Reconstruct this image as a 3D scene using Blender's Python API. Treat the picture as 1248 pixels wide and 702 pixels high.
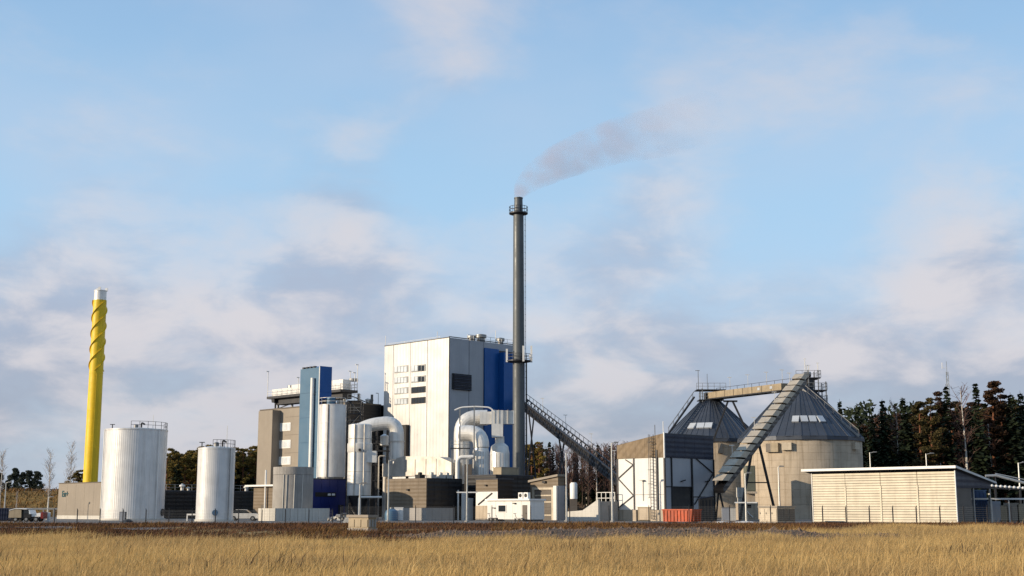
import bpy, math, random
import numpy as np
from mathutils import Vector, Matrix

random.seed(7); rng = np.random.default_rng(7)
for o in list(bpy.data.objects): bpy.data.objects.remove(o, do_unlink=True)
SC = bpy.context.scene
COL = SC.collection

# ------------------------------------------------------------------ camera
F = 1579.0; CAMZ = 1.9; TH = math.atan(269.0 / F)
CT, ST = math.cos(TH), math.sin(TH)
cam = bpy.data.cameras.new('camera'); camo = bpy.data.objects.new('camera', cam); COL.objects.link(camo)
camo.location = (0, 0, CAMZ); camo.rotation_euler = (math.pi / 2 + TH, 0, 0)
cam.sensor_width = 36; cam.lens = 36 * F / 1248; cam.clip_start = 0.5; cam.clip_end = 20000
SC.camera = camo
# ------------------------------------------------------------------ light and sky
SUN_A = math.radians(70)      # how far left of straight behind the camera
SUN_E = math.radians(15)
SKY_STRENGTH = 0.12
sd = Vector((-math.sin(SUN_A) * math.cos(SUN_E), -math.cos(SUN_A) * math.cos(SUN_E), math.sin(SUN_E)))
sun = bpy.data.lights.new('sun', 'SUN'); suno = bpy.data.objects.new('sun', sun); COL.objects.link(suno)
sun.energy = 5.0; sun.angle = math.radians(0.6); sun.color = (1.0, 0.83, 0.62)
suno.rotation_euler = sd.to_track_quat('Z', 'Y').to_euler(); suno.location = (-60, -40, 60)

def ray(px, py):
    b = 351 - py
    return Vector((px - 624, F * CT - b * ST, F * ST + b * CT))
def W(px, py, Y):
    d = ray(px, py); t = Y / d.y
    return Vector((d.x * t, Y, CAMZ + d.z * t))
def S(r, g, b):
    f = lambda c: (c / 255 / 12.92) if c / 255 <= 0.04045 else ((c / 255 + 0.055) / 1.055) ** 2.4
    return (f(r), f(g), f(b))

class NT:
    def __init__(s, tree): s.t = tree; s.n = tree.nodes; s.l = tree.links
    def node(s, typ, **kw):
        n = s.n.new(typ)
        for k, v in kw.items(): setattr(n, k, v)
        return n
    def put(s, sock, v):
        if isinstance(v, bpy.types.NodeSocket): s.l.new(v, sock)
        elif v is not None:
            if sock.type == 'RGBA' and len(v) == 3: v = (*v, 1)
            sock.default_value = v
    def math(s, op, a, b=None, c=None, clamp=False):
        n = s.node('ShaderNodeMath', operation=op, use_clamp=clamp)
        s.put(n.inputs[0], a)
        if b is not None: s.put(n.inputs[1], b)
        if c is not None: s.put(n.inputs[2], c)
        return n.outputs[0]
    def vmath(s, op, a, b=None):
        n = s.node('ShaderNodeVectorMath', operation=op); s.put(n.inputs[0], a)
        if b is not None: s.put(n.inputs[1], b)
        return n.outputs['Value'] if op in ('DOT_PRODUCT', 'LENGTH', 'DISTANCE') else n.outputs[0]
    def mix(s, fac, a, b, blend='MIX'):
        n = s.node('ShaderNodeMix', data_type='RGBA', blend_type=blend)
        s.put(n.inputs[0], fac); s.put(n.inputs[6], a); s.put(n.inputs[7], b); return n.outputs[2]
    def noise(s, vec, scale, detail=4, rough=0.5, dist=0.0):
        n = s.node('ShaderNodeTexNoise'); s.put(n.inputs['Vector'], vec); n.inputs['Scale'].default_value = scale
        n.inputs['Detail'].default_value = detail; n.inputs['Roughness'].default_value = rough; n.inputs['Distortion'].default_value = dist
        return n.outputs[0]
    def ramp(s, v, a, b, lo=0.0, hi=1.0, smooth=True):
        n = s.node('ShaderNodeMapRange', interpolation_type='SMOOTHSTEP' if smooth else 'LINEAR')
        s.put(n.inputs[0], v)
        for i, x in zip((1, 2, 3, 4), (a, b, lo, hi)): s.put(n.inputs[i], x)
        return n.outputs[0]

world = bpy.data.worlds.new('World'); SC.world = world; world.use_nodes = True
def n3_(t, g): return t.noise(t.vmath('MULTIPLY', g, (1.0, 1.0, 2.0)), 4.0, 4, .5)
def build_world():
    t = NT(world.node_tree); t.n.clear()
    out = t.node('ShaderNodeOutputWorld'); bg = t.node('ShaderNodeBackground'); bg.inputs[1].default_value = SKY_STRENGTH
    sky = t.node('ShaderNodeTexSky', sky_type='NISHITA'); sky.sun_disc = False
    sky.sun_elevation = SUN_E; sky.sun_rotation = math.atan2(sd.x, sd.y); sky.air_density = 1.0; sky.dust_density = 0.6; sky.ozone_density = 2.0
    g = t.node('ShaderNodeTexCoord').outputs['Generated']
    K = 1.0 / SKY_STRENGTH
    sc = lambda c: tuple(x * K for x in c)
    sep = t.node('ShaderNodeSeparateXYZ'); t.l.new(g, sep.inputs[0]); z = sep.outputs[2]
    # clear air: the physical sky, paled by thin high haze as everywhere in this morning light
    haze = t.mix(t.ramp(z, 0.0, 0.22), sc(S(206, 224, 238)), sc(S(168, 208, 240)))
    haze = t.mix(t.ramp(z, 0.2, 0.5), haze, sc(S(128, 172, 218)))
    clear = t.mix(0.80, sky.outputs[0], haze); clear = t.mix(t.ramp(n3_(t, g), .35, .65, .08, .34), clear, sc(S(186, 198, 218)))
    st = t.vmath('MULTIPLY', g, (1.0, 1.0, 1.9))
    n1 = t.noise(st, 5.6, 7, 0.55, 0.3)
    st2 = t.vmath('ADD', t.vmath('MULTIPLY', g, (1.0, 1.0, 2.2)), (3.1, 1.7, 0.4))
    n2 = t.noise(st2, 11.0, 6, 0.56, 0.25)
    n3 = t.noise(t.vmath('ADD', st, (7.3, 2.2, 5.5)), 3.0, 3, 0.5)
    cov = t.ramp(z, 0.05, 0.27, 0.24, -0.045)      # clouds crowd towards the horizon
    def blob(px, py, rad, amt, sy=1.0):
        d = ray(px, py).normalized()
        v = t.vmath('MULTIPLY', t.vmath('SUBTRACT', g, tuple(d)), (1, 1, sy))
        q = t.math('MULTIPLY', t.vmath('LENGTH', v), 1.0 / rad)
        return t.math('MULTIPLY', t.math('EXPONENT', t.math('MULTIPLY', t.math('MULTIPLY', q, q), -1.0)), amt)
    acc = cov
    for b in ((545, 35, .065, .20), (800, 255, .050, .20, .8), (1040, 400, .085, .16), (1190, 370, .07, .10), (330, 420, .10, .10, 1.6),
              (40, 410, .05, .10), (1080, 90, .11, .07), (150, 260, .07, .10), (420, 300, .06, .08), (700, 420, .07, .10), (60, 520, .035, -.16), (250, 110, .10, -.07), (700, 150, .06, -.12), (1020, 260, .07, -.15), (700, 320, .03, -.05), (560, 190, .06, -.05)):
        acc = t.math('ADD', acc, blob(*b))
    dens = t.ramp(t.math('ADD', t.math('ADD', t.math('MULTIPLY', n1, 0.7), t.math('MULTIPLY', n2, 0.3)), acc), 0.40, 0.82)
    lit = t.ramp(t.math('ADD', n3, t.math('MULTIPLY', t.math('SUBTRACT', n2, 0.5), 1.0)), 0.38, 0.64)
    ccol = t.mix(lit, sc(S(164, 171, 190)), sc(S(214, 206, 207)))
    low = t.mix(lit, sc(S(144, 151, 168)), sc(S(199, 192, 196)))
    ccol = t.mix(t.ramp(z, 0.03, 0.16), low, ccol)
    col = t.mix(t.math('MULTIPLY', dens, 0.80), clear, ccol)
    t.l.new(col, bg.inputs[0]); t.l.new(bg.outputs[0], out.inputs[0])
build_world()
SC.view_settings.view_transform = 'Standard'; SC.view_settings.look = 'None'
SC.view_settings.exposure = 0.15; SC.view_settings.gamma = 1.0; SC.view_settings.use_curve_mapping = False
SC.render.engine = 'CYCLES'
SC.cycles.max_bounces = 6; SC.cycles.volume_bounces = 1; SC.cycles.transparent_max_bounces = 8
SC.cycles.use_denoising = True; SC.cycles.denoiser = 'OPENIMAGEDENOISE'; SC.cycles.denoising_input_passes = 'RGB_ALBEDO_NORMAL'; SC.cycles.denoising_prefilter = 'NONE'

# ------------------------------------------------------------------ materials
MATS = {}
def mat(name, col, rough=0.6, metal=0.0, var=0.14, scale=0.6, streak=0.0, bump=0.0, bscale=8.0, stain=None, spec=0.4, wave=None):
    m = bpy.data.materials.new(name); m.use_nodes = True; t = NT(m.node_tree); t.n.clear()
    out = t.node('ShaderNodeOutputMaterial'); p = t.node('ShaderNodeBsdfPrincipled'); t.l.new(p.outputs[0], out.inputs[0])
    oc = t.node('ShaderNodeTexCoord').outputs['Object']
    n = t.noise(oc, scale, 5, 0.6)
    c = t.mix(t.ramp(n, 0.3, 0.7), tuple(x * (1 - var) for x in col), tuple(min(1, x * (1 + var)) for x in col))
    rnd = t.node('ShaderNodeObjectInfo').outputs['Random']; c = t.mix(t.math('MULTIPLY', rnd, 0.11), c, tuple(x * 0.3 for x in col))
    if streak:
        sv = t.noise(t.vmath('MULTIPLY', oc, (2.2, 2.2, 0.12)), 1.0, 4, 0.6)
        c = t.mix(t.math('MULTIPLY', t.ramp(sv, 0.48, 0.72), streak), c, tuple(x * 0.45 for x in (stain or col)))
    t.l.new(c, p.inputs['Base Color'])
    p.inputs['Metallic'].default_value = metal; p.inputs['Specular IOR Level'].default_value = spec
    rn = t.noise(oc, scale * 2.3, 3)
    t.l.new(t.ramp(rn, 0.2, 0.8, max(0.02, rough - 0.1), min(1, rough + 0.1)), p.inputs['Roughness'])
    h = None
    if bump:
        h = t.noise(oc, bscale, 4)
    if wave:
        w = t.node('ShaderNodeTexWave', wave_type='BANDS', bands_direction=wave[0]); w.inputs['Scale'].default_value = wave[1]; t.l.new(oc, w.inputs['Vector'])
        w.inputs['Distortion'].default_value = 0.0
        h = w.outputs['Fac']
    if h is not None:
        b = t.node('ShaderNodeBump'); b.inputs['Strength'].default_value = bump or 0.6; b.inputs['Distance'].default_value = 0.08
        t.l.new(h, b.inputs['Height']); t.l.new(b.outputs[0], p.inputs['Normal'])
    MATS[name] = m; return m
mat('white_clad', S(216, 214, 208), .42, .0, .05, .25, .18, spec=.5)
mat('white_tank', S(204, 203, 200), .38, .12, .07, .5, .28, stain=S(150, 132, 112), spec=.5)
mat('silver', S(214, 212, 206), .38, .25, .12, .45, .35)
mat('silver_dull', S(186, 180, 170), .45, .2, .16, .5, .4)
mat('boiler_clad', S(216, 213, 207), .36, .2, .06, .12, .16, wave=('Y', .35), bump=.12)
mat('boiler_trim', S(60, 62, 66), .5, .3)
mat('grey_clad', S(152, 155, 160), .45, .2, .06, .2, .12)
mat('taupe', S(138, 128, 114), .6, .0, .06, .3, .12)
mat('taupe_dark', S(92, 84, 75), .6, .0, .08, .3, .12)
mat('brown_clad', S(112, 98, 80), .6, .0, .10, .4, .2, wave=('Z', .6), bump=.3)
mat('brown_wood', S(120, 102, 78), .65, .0, .18, .6, .35, wave=('DIAGONAL', .5), bump=.6)
mat('black_clad', S(22, 22, 25), .45, .1, .15, .4, wave=('Z', .5), bump=.25)
mat('navy_clad', S(24, 32, 52), .45, .1, .12, .4, wave=('Z', .5), bump=.25)
mat('blue_clad', S(18, 80, 144), .38, .15, .07, .2, .1)
mat('blue_deep', S(20, 36, 98), .42, .1, .1, .3)
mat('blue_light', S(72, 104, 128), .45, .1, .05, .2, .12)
mat('dark_steel', S(58, 58, 60), .5, .4, .2, 1.0)
mat('grey_steel', S(138, 138, 136), .45, .5, .15, 1.0)
mat('stack_steel', S(84, 88, 90), .5, .2, .07, .3, .25)
mat('yellow', S(224, 188, 22), .55, .0, .08, .4, .3)
mat('white_paint', S(222, 220, 214), .5, .0, .06, .5, .15)
mat('pole_galv', S(176, 176, 172), .4, .6, .1, 1.0)
mat('concrete', S(174, 160, 140), .85, .0, .14, .35, .45, .25, 6, stain=S(150, 128, 98))
mat('concrete_grey', S(150, 146, 140), .85, .0, .12, .4, .4, .25, 6)
mat('concrete_light', S(196, 192, 182), .8, .0, .08, .5, .3, .2, 6)
mat('roof_blue', S(64, 70, 80), .45, .2, .12, .4, .2)
mat('skylight', S(176, 182, 188), .25, .0, .05, .5, spec=.7)
mat('beige_board', S(202, 192, 170), .6, .0, .09, .7, .14, stain=S(150, 130, 104))
mat('beige_cover', S(178, 166, 146), .55, .1, .12, .8, .3)
mat('gallery_beige', S(150, 136, 112), .6, .0, .14, .6, .35)
mat('roof_felt', S(70, 70, 74), .8, .0, .2, .5)
mat('glass_dark', S(26, 30, 34), .08, .0, .2, .8, spec=.9)
mat('glass_pale', S(214, 220, 222), .12, .1, .12, .6, spec=.9)
mat('frame_white', S(220, 218, 212), .5, .0, .04)
mat('orange_skip', S(160, 68, 32), .55, .1, .2, .8, .4)
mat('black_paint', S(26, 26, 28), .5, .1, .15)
mat('green_box', S(104, 106, 92), .55, .1, .1, .6, .3)
mat('red_paint', S(116, 32, 28), .5)
mat('blue_dull', S(36, 58, 88), .5, .1, .1, .4)
mat('frame_grey', S(150, 150, 147), .5)
mat('rubber', S(22, 22, 22), .8)
mat('teal_print', S(14, 70, 76), .5)
mat('bark_pine', S(112, 72, 50), .9, .0, .3, .8, bump=.5, bscale=5)
mat('bark_dark', S(70, 58, 48), .9, .0, .25, .8, bump=.5, bscale=5)
mat('bark_birch', S(196, 190, 178), .85, .0, .25, 1.3)
mat('twig', S(98, 74, 66), .9, .0, .25, .5)
mat('twig_pale', S(168, 156, 146), .9, .0, .2, .5)
mat('rail_white', S(206, 204, 198), .5, .1, .1)
mat('stone', S(104, 86, 72), .9, .0, .35, 1.2, bump=.4, bscale=3)
mat('asphalt', S(108, 104, 100), .9, .0, .15, .25, bump=.3, bscale=4)
M = MATS

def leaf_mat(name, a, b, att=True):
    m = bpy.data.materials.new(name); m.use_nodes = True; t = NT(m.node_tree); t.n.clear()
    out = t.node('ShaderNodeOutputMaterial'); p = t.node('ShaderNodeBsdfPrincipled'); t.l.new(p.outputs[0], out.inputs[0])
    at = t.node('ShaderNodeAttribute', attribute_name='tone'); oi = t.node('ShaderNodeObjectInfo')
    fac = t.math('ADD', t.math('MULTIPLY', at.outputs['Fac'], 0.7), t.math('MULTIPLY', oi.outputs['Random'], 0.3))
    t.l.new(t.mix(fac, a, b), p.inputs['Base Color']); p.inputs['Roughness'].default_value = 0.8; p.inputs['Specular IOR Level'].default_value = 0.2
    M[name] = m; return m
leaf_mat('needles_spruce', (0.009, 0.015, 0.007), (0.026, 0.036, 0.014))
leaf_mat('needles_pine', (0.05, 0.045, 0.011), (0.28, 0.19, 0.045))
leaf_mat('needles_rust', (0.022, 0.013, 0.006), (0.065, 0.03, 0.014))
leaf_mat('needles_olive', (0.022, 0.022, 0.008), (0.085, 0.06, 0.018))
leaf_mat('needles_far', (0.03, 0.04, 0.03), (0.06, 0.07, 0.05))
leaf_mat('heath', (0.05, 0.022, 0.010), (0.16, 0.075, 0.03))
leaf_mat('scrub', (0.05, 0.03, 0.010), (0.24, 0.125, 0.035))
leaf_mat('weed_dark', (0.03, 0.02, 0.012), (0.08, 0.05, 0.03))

def grass_mat():
    m = bpy.data.materials.new('dry_grass'); m.use_nodes = True; t = NT(m.node_tree); t.n.clear()
    out = t.node('ShaderNodeOutputMaterial'); p = t.node('ShaderNodeBsdfPrincipled'); t.l.new(p.outputs[0], out.inputs[0])
    at = t.node('ShaderNodeAttribute', attribute_name='tone')
    oc = t.node('ShaderNodeTexCoord').outputs['Object']
    pn = t.noise(t.vmath('MULTIPLY', oc, (0.5, 1.0, 0.0)), 0.16, 4, 0.6)
    c = t.mix(at.outputs['Fac'], (0.42, 0.26, 0.085), (0.74, 0.52, 0.22))
    c = t.mix(t.ramp(pn, 0.40, 0.62), c, t.mix(at.outputs['Fac'], (0.27, 0.165, 0.06), (0.58, 0.40, 0.18)))
    t.l.new(c, p.inputs['Base Color']); p.inputs['Roughness'].default_value = 0.75; p.inputs['Specular IOR Level'].default_value = 0.25
    tr = t.node('ShaderNodeBsdfTranslucent'); t.l.new(c, tr.inputs[0]); mx = t.node('ShaderNodeMixShader'); mx.inputs[0].default_value = .42
    t.l.new(p.outputs[0], mx.inputs[1]); t.l.new(tr.outputs[0], mx.inputs[2]); t.l.new(mx.outputs[0], out.inputs[0])
    M['dry_grass'] = m
grass_mat()

# ------------------------------------------------------------------ helpers
def props(o, label=None, cat=None, group=None, kind=None):
    if label: o['label'] = label
    if cat: o['category'] = cat
    if group: o['group'] = group
    if kind: o['kind'] = kind
    return o
def empty(name, loc=(0, 0, 0), rz=0.0):
    o = bpy.data.objects.new(name, None); COL.objects.link(o); o.location = loc; o.rotation_euler = (0, 0, rz); o.empty_display_size = .3; return o
def thing(name, label, cat, loc=(0, 0, 0), rz=0.0, group=None):
    return props(empty(name, loc, rz), label, cat, group)
def copy_tree(o, parent=None):
    c = o.copy(); COL.objects.link(c); c.parent = parent
    for ch in o.children: copy_tree(ch, c)
    return c

class MB:
    def __init__(s): s.v = []; s.f = []
    def add(s, vs, fs):
        k = len(s.v); s.v += [tuple(v) for v in vs]; s.f += [tuple(i + k for i in f) for f in fs]; return s
    def box(s, x0, x1, y0, y1, z0, z1):
        v = [(x, y, z) for z in (z0, z1) for y in (y0, y1) for x in (x0, x1)]
        return s.add(v, [(0, 2, 3, 1), (4, 5, 7, 6), (0, 1, 5, 4), (2, 6, 7, 3), (0, 4, 6, 2), (1, 3, 7, 5)])
    def beam(s, a, b, w, h=None):
        h = h or w; a = Vector(a); b = Vector(b); d = (b - a)
        if d.length < 1e-6: return s
        d.normalize(); u = Vector((0, 0, 1)) if abs(d.z) < .98 else Vector((0, 1, 0))
        x = d.cross(u).normalized(); y = x.cross(d).normalized()
        v = [p + x * i * w / 2 + y * j * h / 2 for p in (a, b) for j in (-1, 1) for i in (-1, 1)]
        return s.add(v, [(0, 2, 3, 1), (4, 5, 7, 6), (0, 1, 5, 4), (2, 6, 7, 3), (0, 4, 6, 2), (1, 3, 7, 5)])
    def tube(s, pts, r, n=10, caps=True, sq=False):
        pts = [Vector(p) for p in pts]; rs = r if isinstance(r, (list, tuple)) else [r] * len(pts)
        vs = []; fs = []; x = None
        for i, p in enumerate(pts):
            d = (pts[min(i + 1, len(pts) - 1)] - pts[max(i - 1, 0)]).normalized()
            if x is None:
                u = Vector((0, 0, 1)) if abs(d.z) < .9 else Vector((0, 1, 0)); x = d.cross(u).normalized()
            x = (x - d * x.dot(d)).normalized(); y = d.cross(x)
            for k in range(n):
                a = 2 * math.pi * (k + .5) / n
                vs.append(p + (x * math.cos(a) + y * math.sin(a)) * rs[i])
        for i in range(len(pts) - 1):
            for k in range(n):
                k2 = (k + 1) % n; fs.append((i * n + k, i * n + k2, (i + 1) * n + k2, (i + 1) * n + k))
        if caps: fs.append(tuple(range(n - 1, -1, -1))); fs.append(tuple((len(pts) - 1) * n + k for k in range(n)))
        return s.add(vs, fs)
    def lathe(s, prof, n=48, c=(0, 0), wob=None):
        vs = []; fs = []
        for r, z in prof:
            for k in range(n):
                a = 2 * math.pi * k / n; rr = r * (1 + (wob(k) if wob else 0)); vs.append((c[0] + rr * math.cos(a), c[1] + rr * math.sin(a), z))
        for i in range(len(prof) - 1):
            for k in range(n):
                k2 = (k + 1) % n; fs.append((i * n + k, i * n + k2, (i + 1) * n + k2, (i + 1) * n + k))
        if prof[0][0] > 1e-4: fs.append(tuple(range(n - 1, -1, -1)))
        if prof[-1][0] > 1e-4: fs.append(tuple((len(prof) - 1) * n + k for k in range(n)))
        return s.add(vs, fs)
    def prism(s, poly, axis, a, b):           # poly in the two other axes, extruded along axis from a to b
        n = len(poly)
        def P(p, t): return {'x': (t, p[0], p[1]), 'y': (p[0], t, p[1]), 'z': (p[0], p[1], t)}[axis]
        vs = [P(p, a) for p in poly] + [P(p, b) for p in poly]
        fs = [tuple(range(n)), tuple(range(2 * n - 1, n - 1, -1))] + [(i, i + n, (i + 1) % n + n, (i + 1) % n) for i in range(n)]
        return s.add(vs, fs)
    def railing(s, pts, h=1.05, step=1.5, t=0.06):
        for a, b in zip(pts[:-1], pts[1:]):
            a = Vector(a); b = Vector(b); L = (b - a).length; k = max(1, round(L / step))
            for i in range(k + 1):
                p = a.lerp(b, i / k); s.beam(p, p + Vector((0, 0, h)), t)
            for q in (h, h * .5): s.beam(a + Vector((0, 0, q)), b + Vector((0, 0, q)), t)
        return s
    def build(s, name, m, parent=None, smooth=False):
        me = bpy.data.meshes.new(name); me.from_pydata(s.v, [], s.f); me.materials.append(M[m] if isinstance(m, str) else m)
        import bmesh
        bm = bmesh.new(); bm.from_mesh(me); bmesh.ops.recalc_face_normals(bm, faces=bm.faces); bm.to_mesh(me); bm.free()
        if smooth: me.shade_smooth(); me.set_sharp_from_angle(angle=math.radians(38))
        o = bpy.data.objects.new(name, me); COL.objects.link(o); o.parent = parent; return o
def part(name, m, parent, fn, smooth=False):
    b = MB(); fn(b); return b.build(name, m, parent, smooth)
def bx(name, m, parent, *a): return MB().box(*a).build(name, m, parent)
def elbow(pts, rad, n=6):                     # polyline with rounded corners
    pts = [Vector(p) for p in pts]; out = [pts[0]]
    for i in range(1, len(pts) - 1):
        p = pts[i]; a = (pts[i - 1] - p).normalized(); b = (pts[i + 1] - p).normalized()
        p0 = p + a * rad; p1 = p + b * rad
        for k in range(n + 1):
            t = k / n; out.append(p0 * (1 - t) ** 2 + p * 2 * t * (1 - t) + p1 * t * t)
    out.append(pts[-1]); return out

Z0 = 0.3
class Bld:
    """A building on the plant's grid: the near corner is the local origin, local x runs along the right-hand face, local y along the left-hand face."""
    def __init__(s, name, label, cat, px, py, Y, ang=45, group=None):
        w = W(px, py, Y); s.a = math.radians(ang)
        s.root = thing(name, label, cat, (w.x, w.y, Z0), s.a, group)
        s.M = Matrix.Translation((w.x, w.y, Z0)) @ Matrix.Rotation(s.a, 4, 'Z'); s.I = s.M.inverted()
    def hit(s, px, py, ax, off=0.0):
        o = s.I @ Vector((0, 0, CAMZ)); d = s.I.to_3x3() @ ray(px, py); t = (off - o[ax]) / d[ax]; return o + d * t
    def L(s, px, py, off=0.0): h = s.hit(px, py, 0, off); return h.y, h.z
    def R(s, px, py, off=0.0): h = s.hit(px, py, 1, off); return h.x, h.z
    def lp(s, name, m, x0, y0, x1, y1, d0, d1, parent=None):     # plate on the left face from pixel rectangle, between depths d0<d1 (negative = proud)
        xm, ym = (x0 + x1) / 2, (y0 + y1) / 2
        a, b = s.L(x0, ym)[0], s.L(x1, ym)[0]; z1, z0 = s.L(xm, y0)[1], s.L(xm, y1)[1]
        return bx(name, m, parent or s.root, d0, d1, min(a, b), max(a, b), max(z0, 0), z1)
    def rp(s, name, m, x0, y0, x1, y1, d0, d1, parent=None):
        xm, ym = (x0 + x1) / 2, (y0 + y1) / 2
        a, b = s.R(x0, ym)[0], s.R(x1, ym)[0]; z1, z0 = s.R(xm, y0)[1], s.R(xm, y1)[1]
        return bx(name, m, parent or s.root, min(a, b), max(a, b), d0, d1, max(z0, 0), z1)
# ------------------------------------------------------------------ terrain
def ground_mat(name, a, b, c, sc=0.2):
    m = bpy.data.materials.new(name); m.use_nodes = True; t = NT(m.node_tree); p = t.n['Principled BSDF']
    oc = t.node('ShaderNodeTexCoord').outputs['Object']
    col = t.mix(t.ramp(t.noise(oc, sc, 6, .65), .35, .65), a, b); col = t.mix(t.ramp(t.noise(oc, sc * 9, 5, .7), .45, .7), col, c)
    t.l.new(col, p.inputs['Base Color']); p.inputs['Roughness'].default_value = .95; p.inputs['Specular IOR Level'].default_value = .1
    bp = t.node('ShaderNodeBump'); bp.inputs['Strength'].default_value = .8; bp.inputs['Distance'].default_value = .2
    t.l.new(t.noise(oc, sc * 14, 5, .7), bp.inputs['Height']); t.l.new(bp.outputs[0], p.inputs['Normal'])
    M[name] = m
ground_mat('soil', (.06, .03, .015), (.12, .06, .03), (.04, .022, .012))
ground_mat('field', (.26, .17, .07), (.34, .24, .11), (.16, .10, .045))
ground_mat('gravel', (.13, .09, .065), (.18, .135, .10), (.075, .05, .036), .4)
ground_mat('yard_surface', (.16, .15, .14), (.22, .21, .20), (.12, .11, .105), .15)
ground_mat('verge', (.16, .09, .03), (.24, .15, .05), (.08, .06, .03), .12)

def sstep(a, b, x):
    t = np.clip((x - a) / (b - a), 0, 1); return t * t * (3 - 2 * t)
def grass_far(x):         # far edge of the meadow: nearer on the left, up to the fence on the right
    return 80 + 5 * np.sin(x * .13) + 3 * np.sin(x * .41 + 1) + 38 * sstep(13, 34, x)
def zt(x, y):
    return .42 * sstep(70, 126, y) + .06 * np.sin(x * .35 + y * .2) * sstep(60, 80, y) * (1 - sstep(110, 126, y)) + .05 * np.sin(x * .9 - y * .31) * sstep(60, 80, y) * (1 - sstep(112, 126, y))
def mound(x, y):
    prof = sstep(-11, 1, x) * (1 - sstep(14, 30, x)) * (.52 + .06 * np.sin(x * 1.1) + .04 * np.sin(x * 2.7))
    return zt(x, y) + prof * np.exp(-((y - 86) / 7.0) ** 2) - .05
def sheet(name, m, x0, x1, nx, y0, y1, ny, fn, dz=0.0):
    xs = np.linspace(x0, x1, nx); ys = np.linspace(y0, y1, ny); X, Y = np.meshgrid(xs, ys); Z = fn(X, Y) + dz
    v = np.stack([X, Y, Z], -1).reshape(-1, 3).tolist()
    f = [(j * nx + i, j * nx + i + 1, (j + 1) * nx + i + 1, (j + 1) * nx + i) for j in range(ny - 1) for i in range(nx - 1)]
    b = MB(); b.v = [tuple(q) for q in v]; b.f = f; o = b.build(name, m, None, True); props(o, kind='structure'); return o
zero = lambda x, y: x * 0
g = MB().add([(-6000, -300, -.02), (6000, -300, -.02), (6000, 12000, -.02), (-6000, 12000, -.02)], [(0, 1, 2, 3)]).build('ground', 'verge'); props(g, kind='structure')
sheet('meadow', 'field', -130, 140, 60, -20, 112, 60, lambda x, y: zt(x, y), .004)
sheet('earth_bank', 'soil', -130, 140, 140, 64, 134, 70, lambda x, y: zt(x, y) + .02 * np.sin(x * 3.1) * np.sin(y * 2.3), .012)
sheet('gravel_mound', 'gravel', -13, 32, 90, 66, 106, 60, lambda x, y: mound(x, y) + .03 * np.sin(x * 4.1 + y) * np.sin(y * 3.3), .0)
yard = bx('yard', 'yard_surface', None, -115, 130, 131, 330, -.5, Z0); props(yard, kind='structure')
kerb = bx('kerb', 'concrete_light', None, -96, 90, 130.4, 130.99, -.3, Z0 + .12); props(kerb, kind='structure')
rd = sheet('access_road', 'asphalt', -75, -27, 40, 104, 109, 6, lambda x, y: zt(x, y), .06)
# embankment on the far left
def emb(x, y): return 5.6 * sstep(262, 286, y + 4 * np.sin(x * .05)) * (1 - sstep(310, 330, y)) * (1 - sstep(-86, -62, x)) + .25 * np.sin(x * .8) * np.sin(y * .6)
sheet('embankment', 'verge', -180, -56, 60, 248, 335, 40, emb)

# ------------------------------------------------------------------ small shared builders
def cyl_at(pxl, pxr, py, Y):
    a, b = W(pxl, py, Y), W(pxr, py, Y); return (a.x + b.x) / 2, (b.x - a.x) / 2
def zat(py, Y, px=624): return W(px, py, Y).z - Z0
def tank(name, label, pxl, pxr, pym, pytop, Y, m='white_tank', ribs=84, seams=4, rail=(-.6, .9)):
    x, r = cyl_at(pxl, pxr, pym, Y); h = zat(pytop, Y - r * .0, (pxl + pxr) / 2)
    t = thing(name, label, 'tank', (x, Y, Z0))
    n = ribs * 2
    part('shell', m, t, lambda b: b.lathe([(r, .25), (r, h)], n, wob=lambda k: .0018 if k % 2 else -.0009))
    part('base_ring', 'concrete_light', t, lambda b: b.lathe([(r * 1.05, 0), (r * 1.05, .25)], 48), True)
    rf = part('roof', m, t, lambda b: b.lathe([(r * 1.015, h - .12), (r * 1.015, h + .08), (r * .5, h + .28), (.0001, h + .4)], 64), True)
    for i in range(seams):
        z = h * (i + 1) / (seams + 1); part('seam', m, t, lambda b: b.lathe([(r * 1.008, z - .03), (r * 1.012, z), (r * 1.008, z + .03)], 96), True)
    pts = [(r * .98 * math.cos(a), r * .98 * math.sin(a), h + .08) for a in np.linspace(-math.pi / 2 + rail[0], -math.pi / 2 + rail[1], 9)]
    part('railing', 'dark_steel', t, lambda b: b.railing(pts, 1.0, 1.2, .05))
    return t, x, r, h
def lamp_post(px, pyt, Y, label, arm=.8, pyb=None, cross=False, group='lamp posts in the plant yard', two=False):
    w = W(px, pyt, Y); b0 = W(px, 634, Y); h = w.z - Z0
    t = thing('lamp_post', label, 'lamp post', (w.x, Y, Z0), 0, group)
    part('pole', 'pole_galv', t, lambda b: b.tube([(0, 0, 0), (0, 0, h * .5), (0, 0, h)], [.13, .1, .07], 8), True)
    part('base_plate', 'concrete_grey', t, lambda b: b.lathe([(.3, 0), (.3, .15), (.15, .2)], 8))
    for sx in ((1, -1) if two else (1,)):
        part('arm', 'pole_galv', t, lambda b: b.beam((0, 0, h - .06), (sx * arm, -.1, h + .04), .07))
        part('lamp_head', 'grey_steel', t, lambda b: b.prism([(sx * (arm - .1), h), (sx * (arm + .55), h + .02), (sx * (arm + .5), h + .14), (sx * arm, h + .16)], 'y', -.24, .04))
    if cross:
        zc = W(px, cross, Y).z - Z0; part('cross_arm', 'white_paint', t, lambda b: b.beam((-1.3, 0, zc), (1.3, 0, zc), .14))
    return t
def mast(px, y0, y1, Y, parent=None): pass

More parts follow.
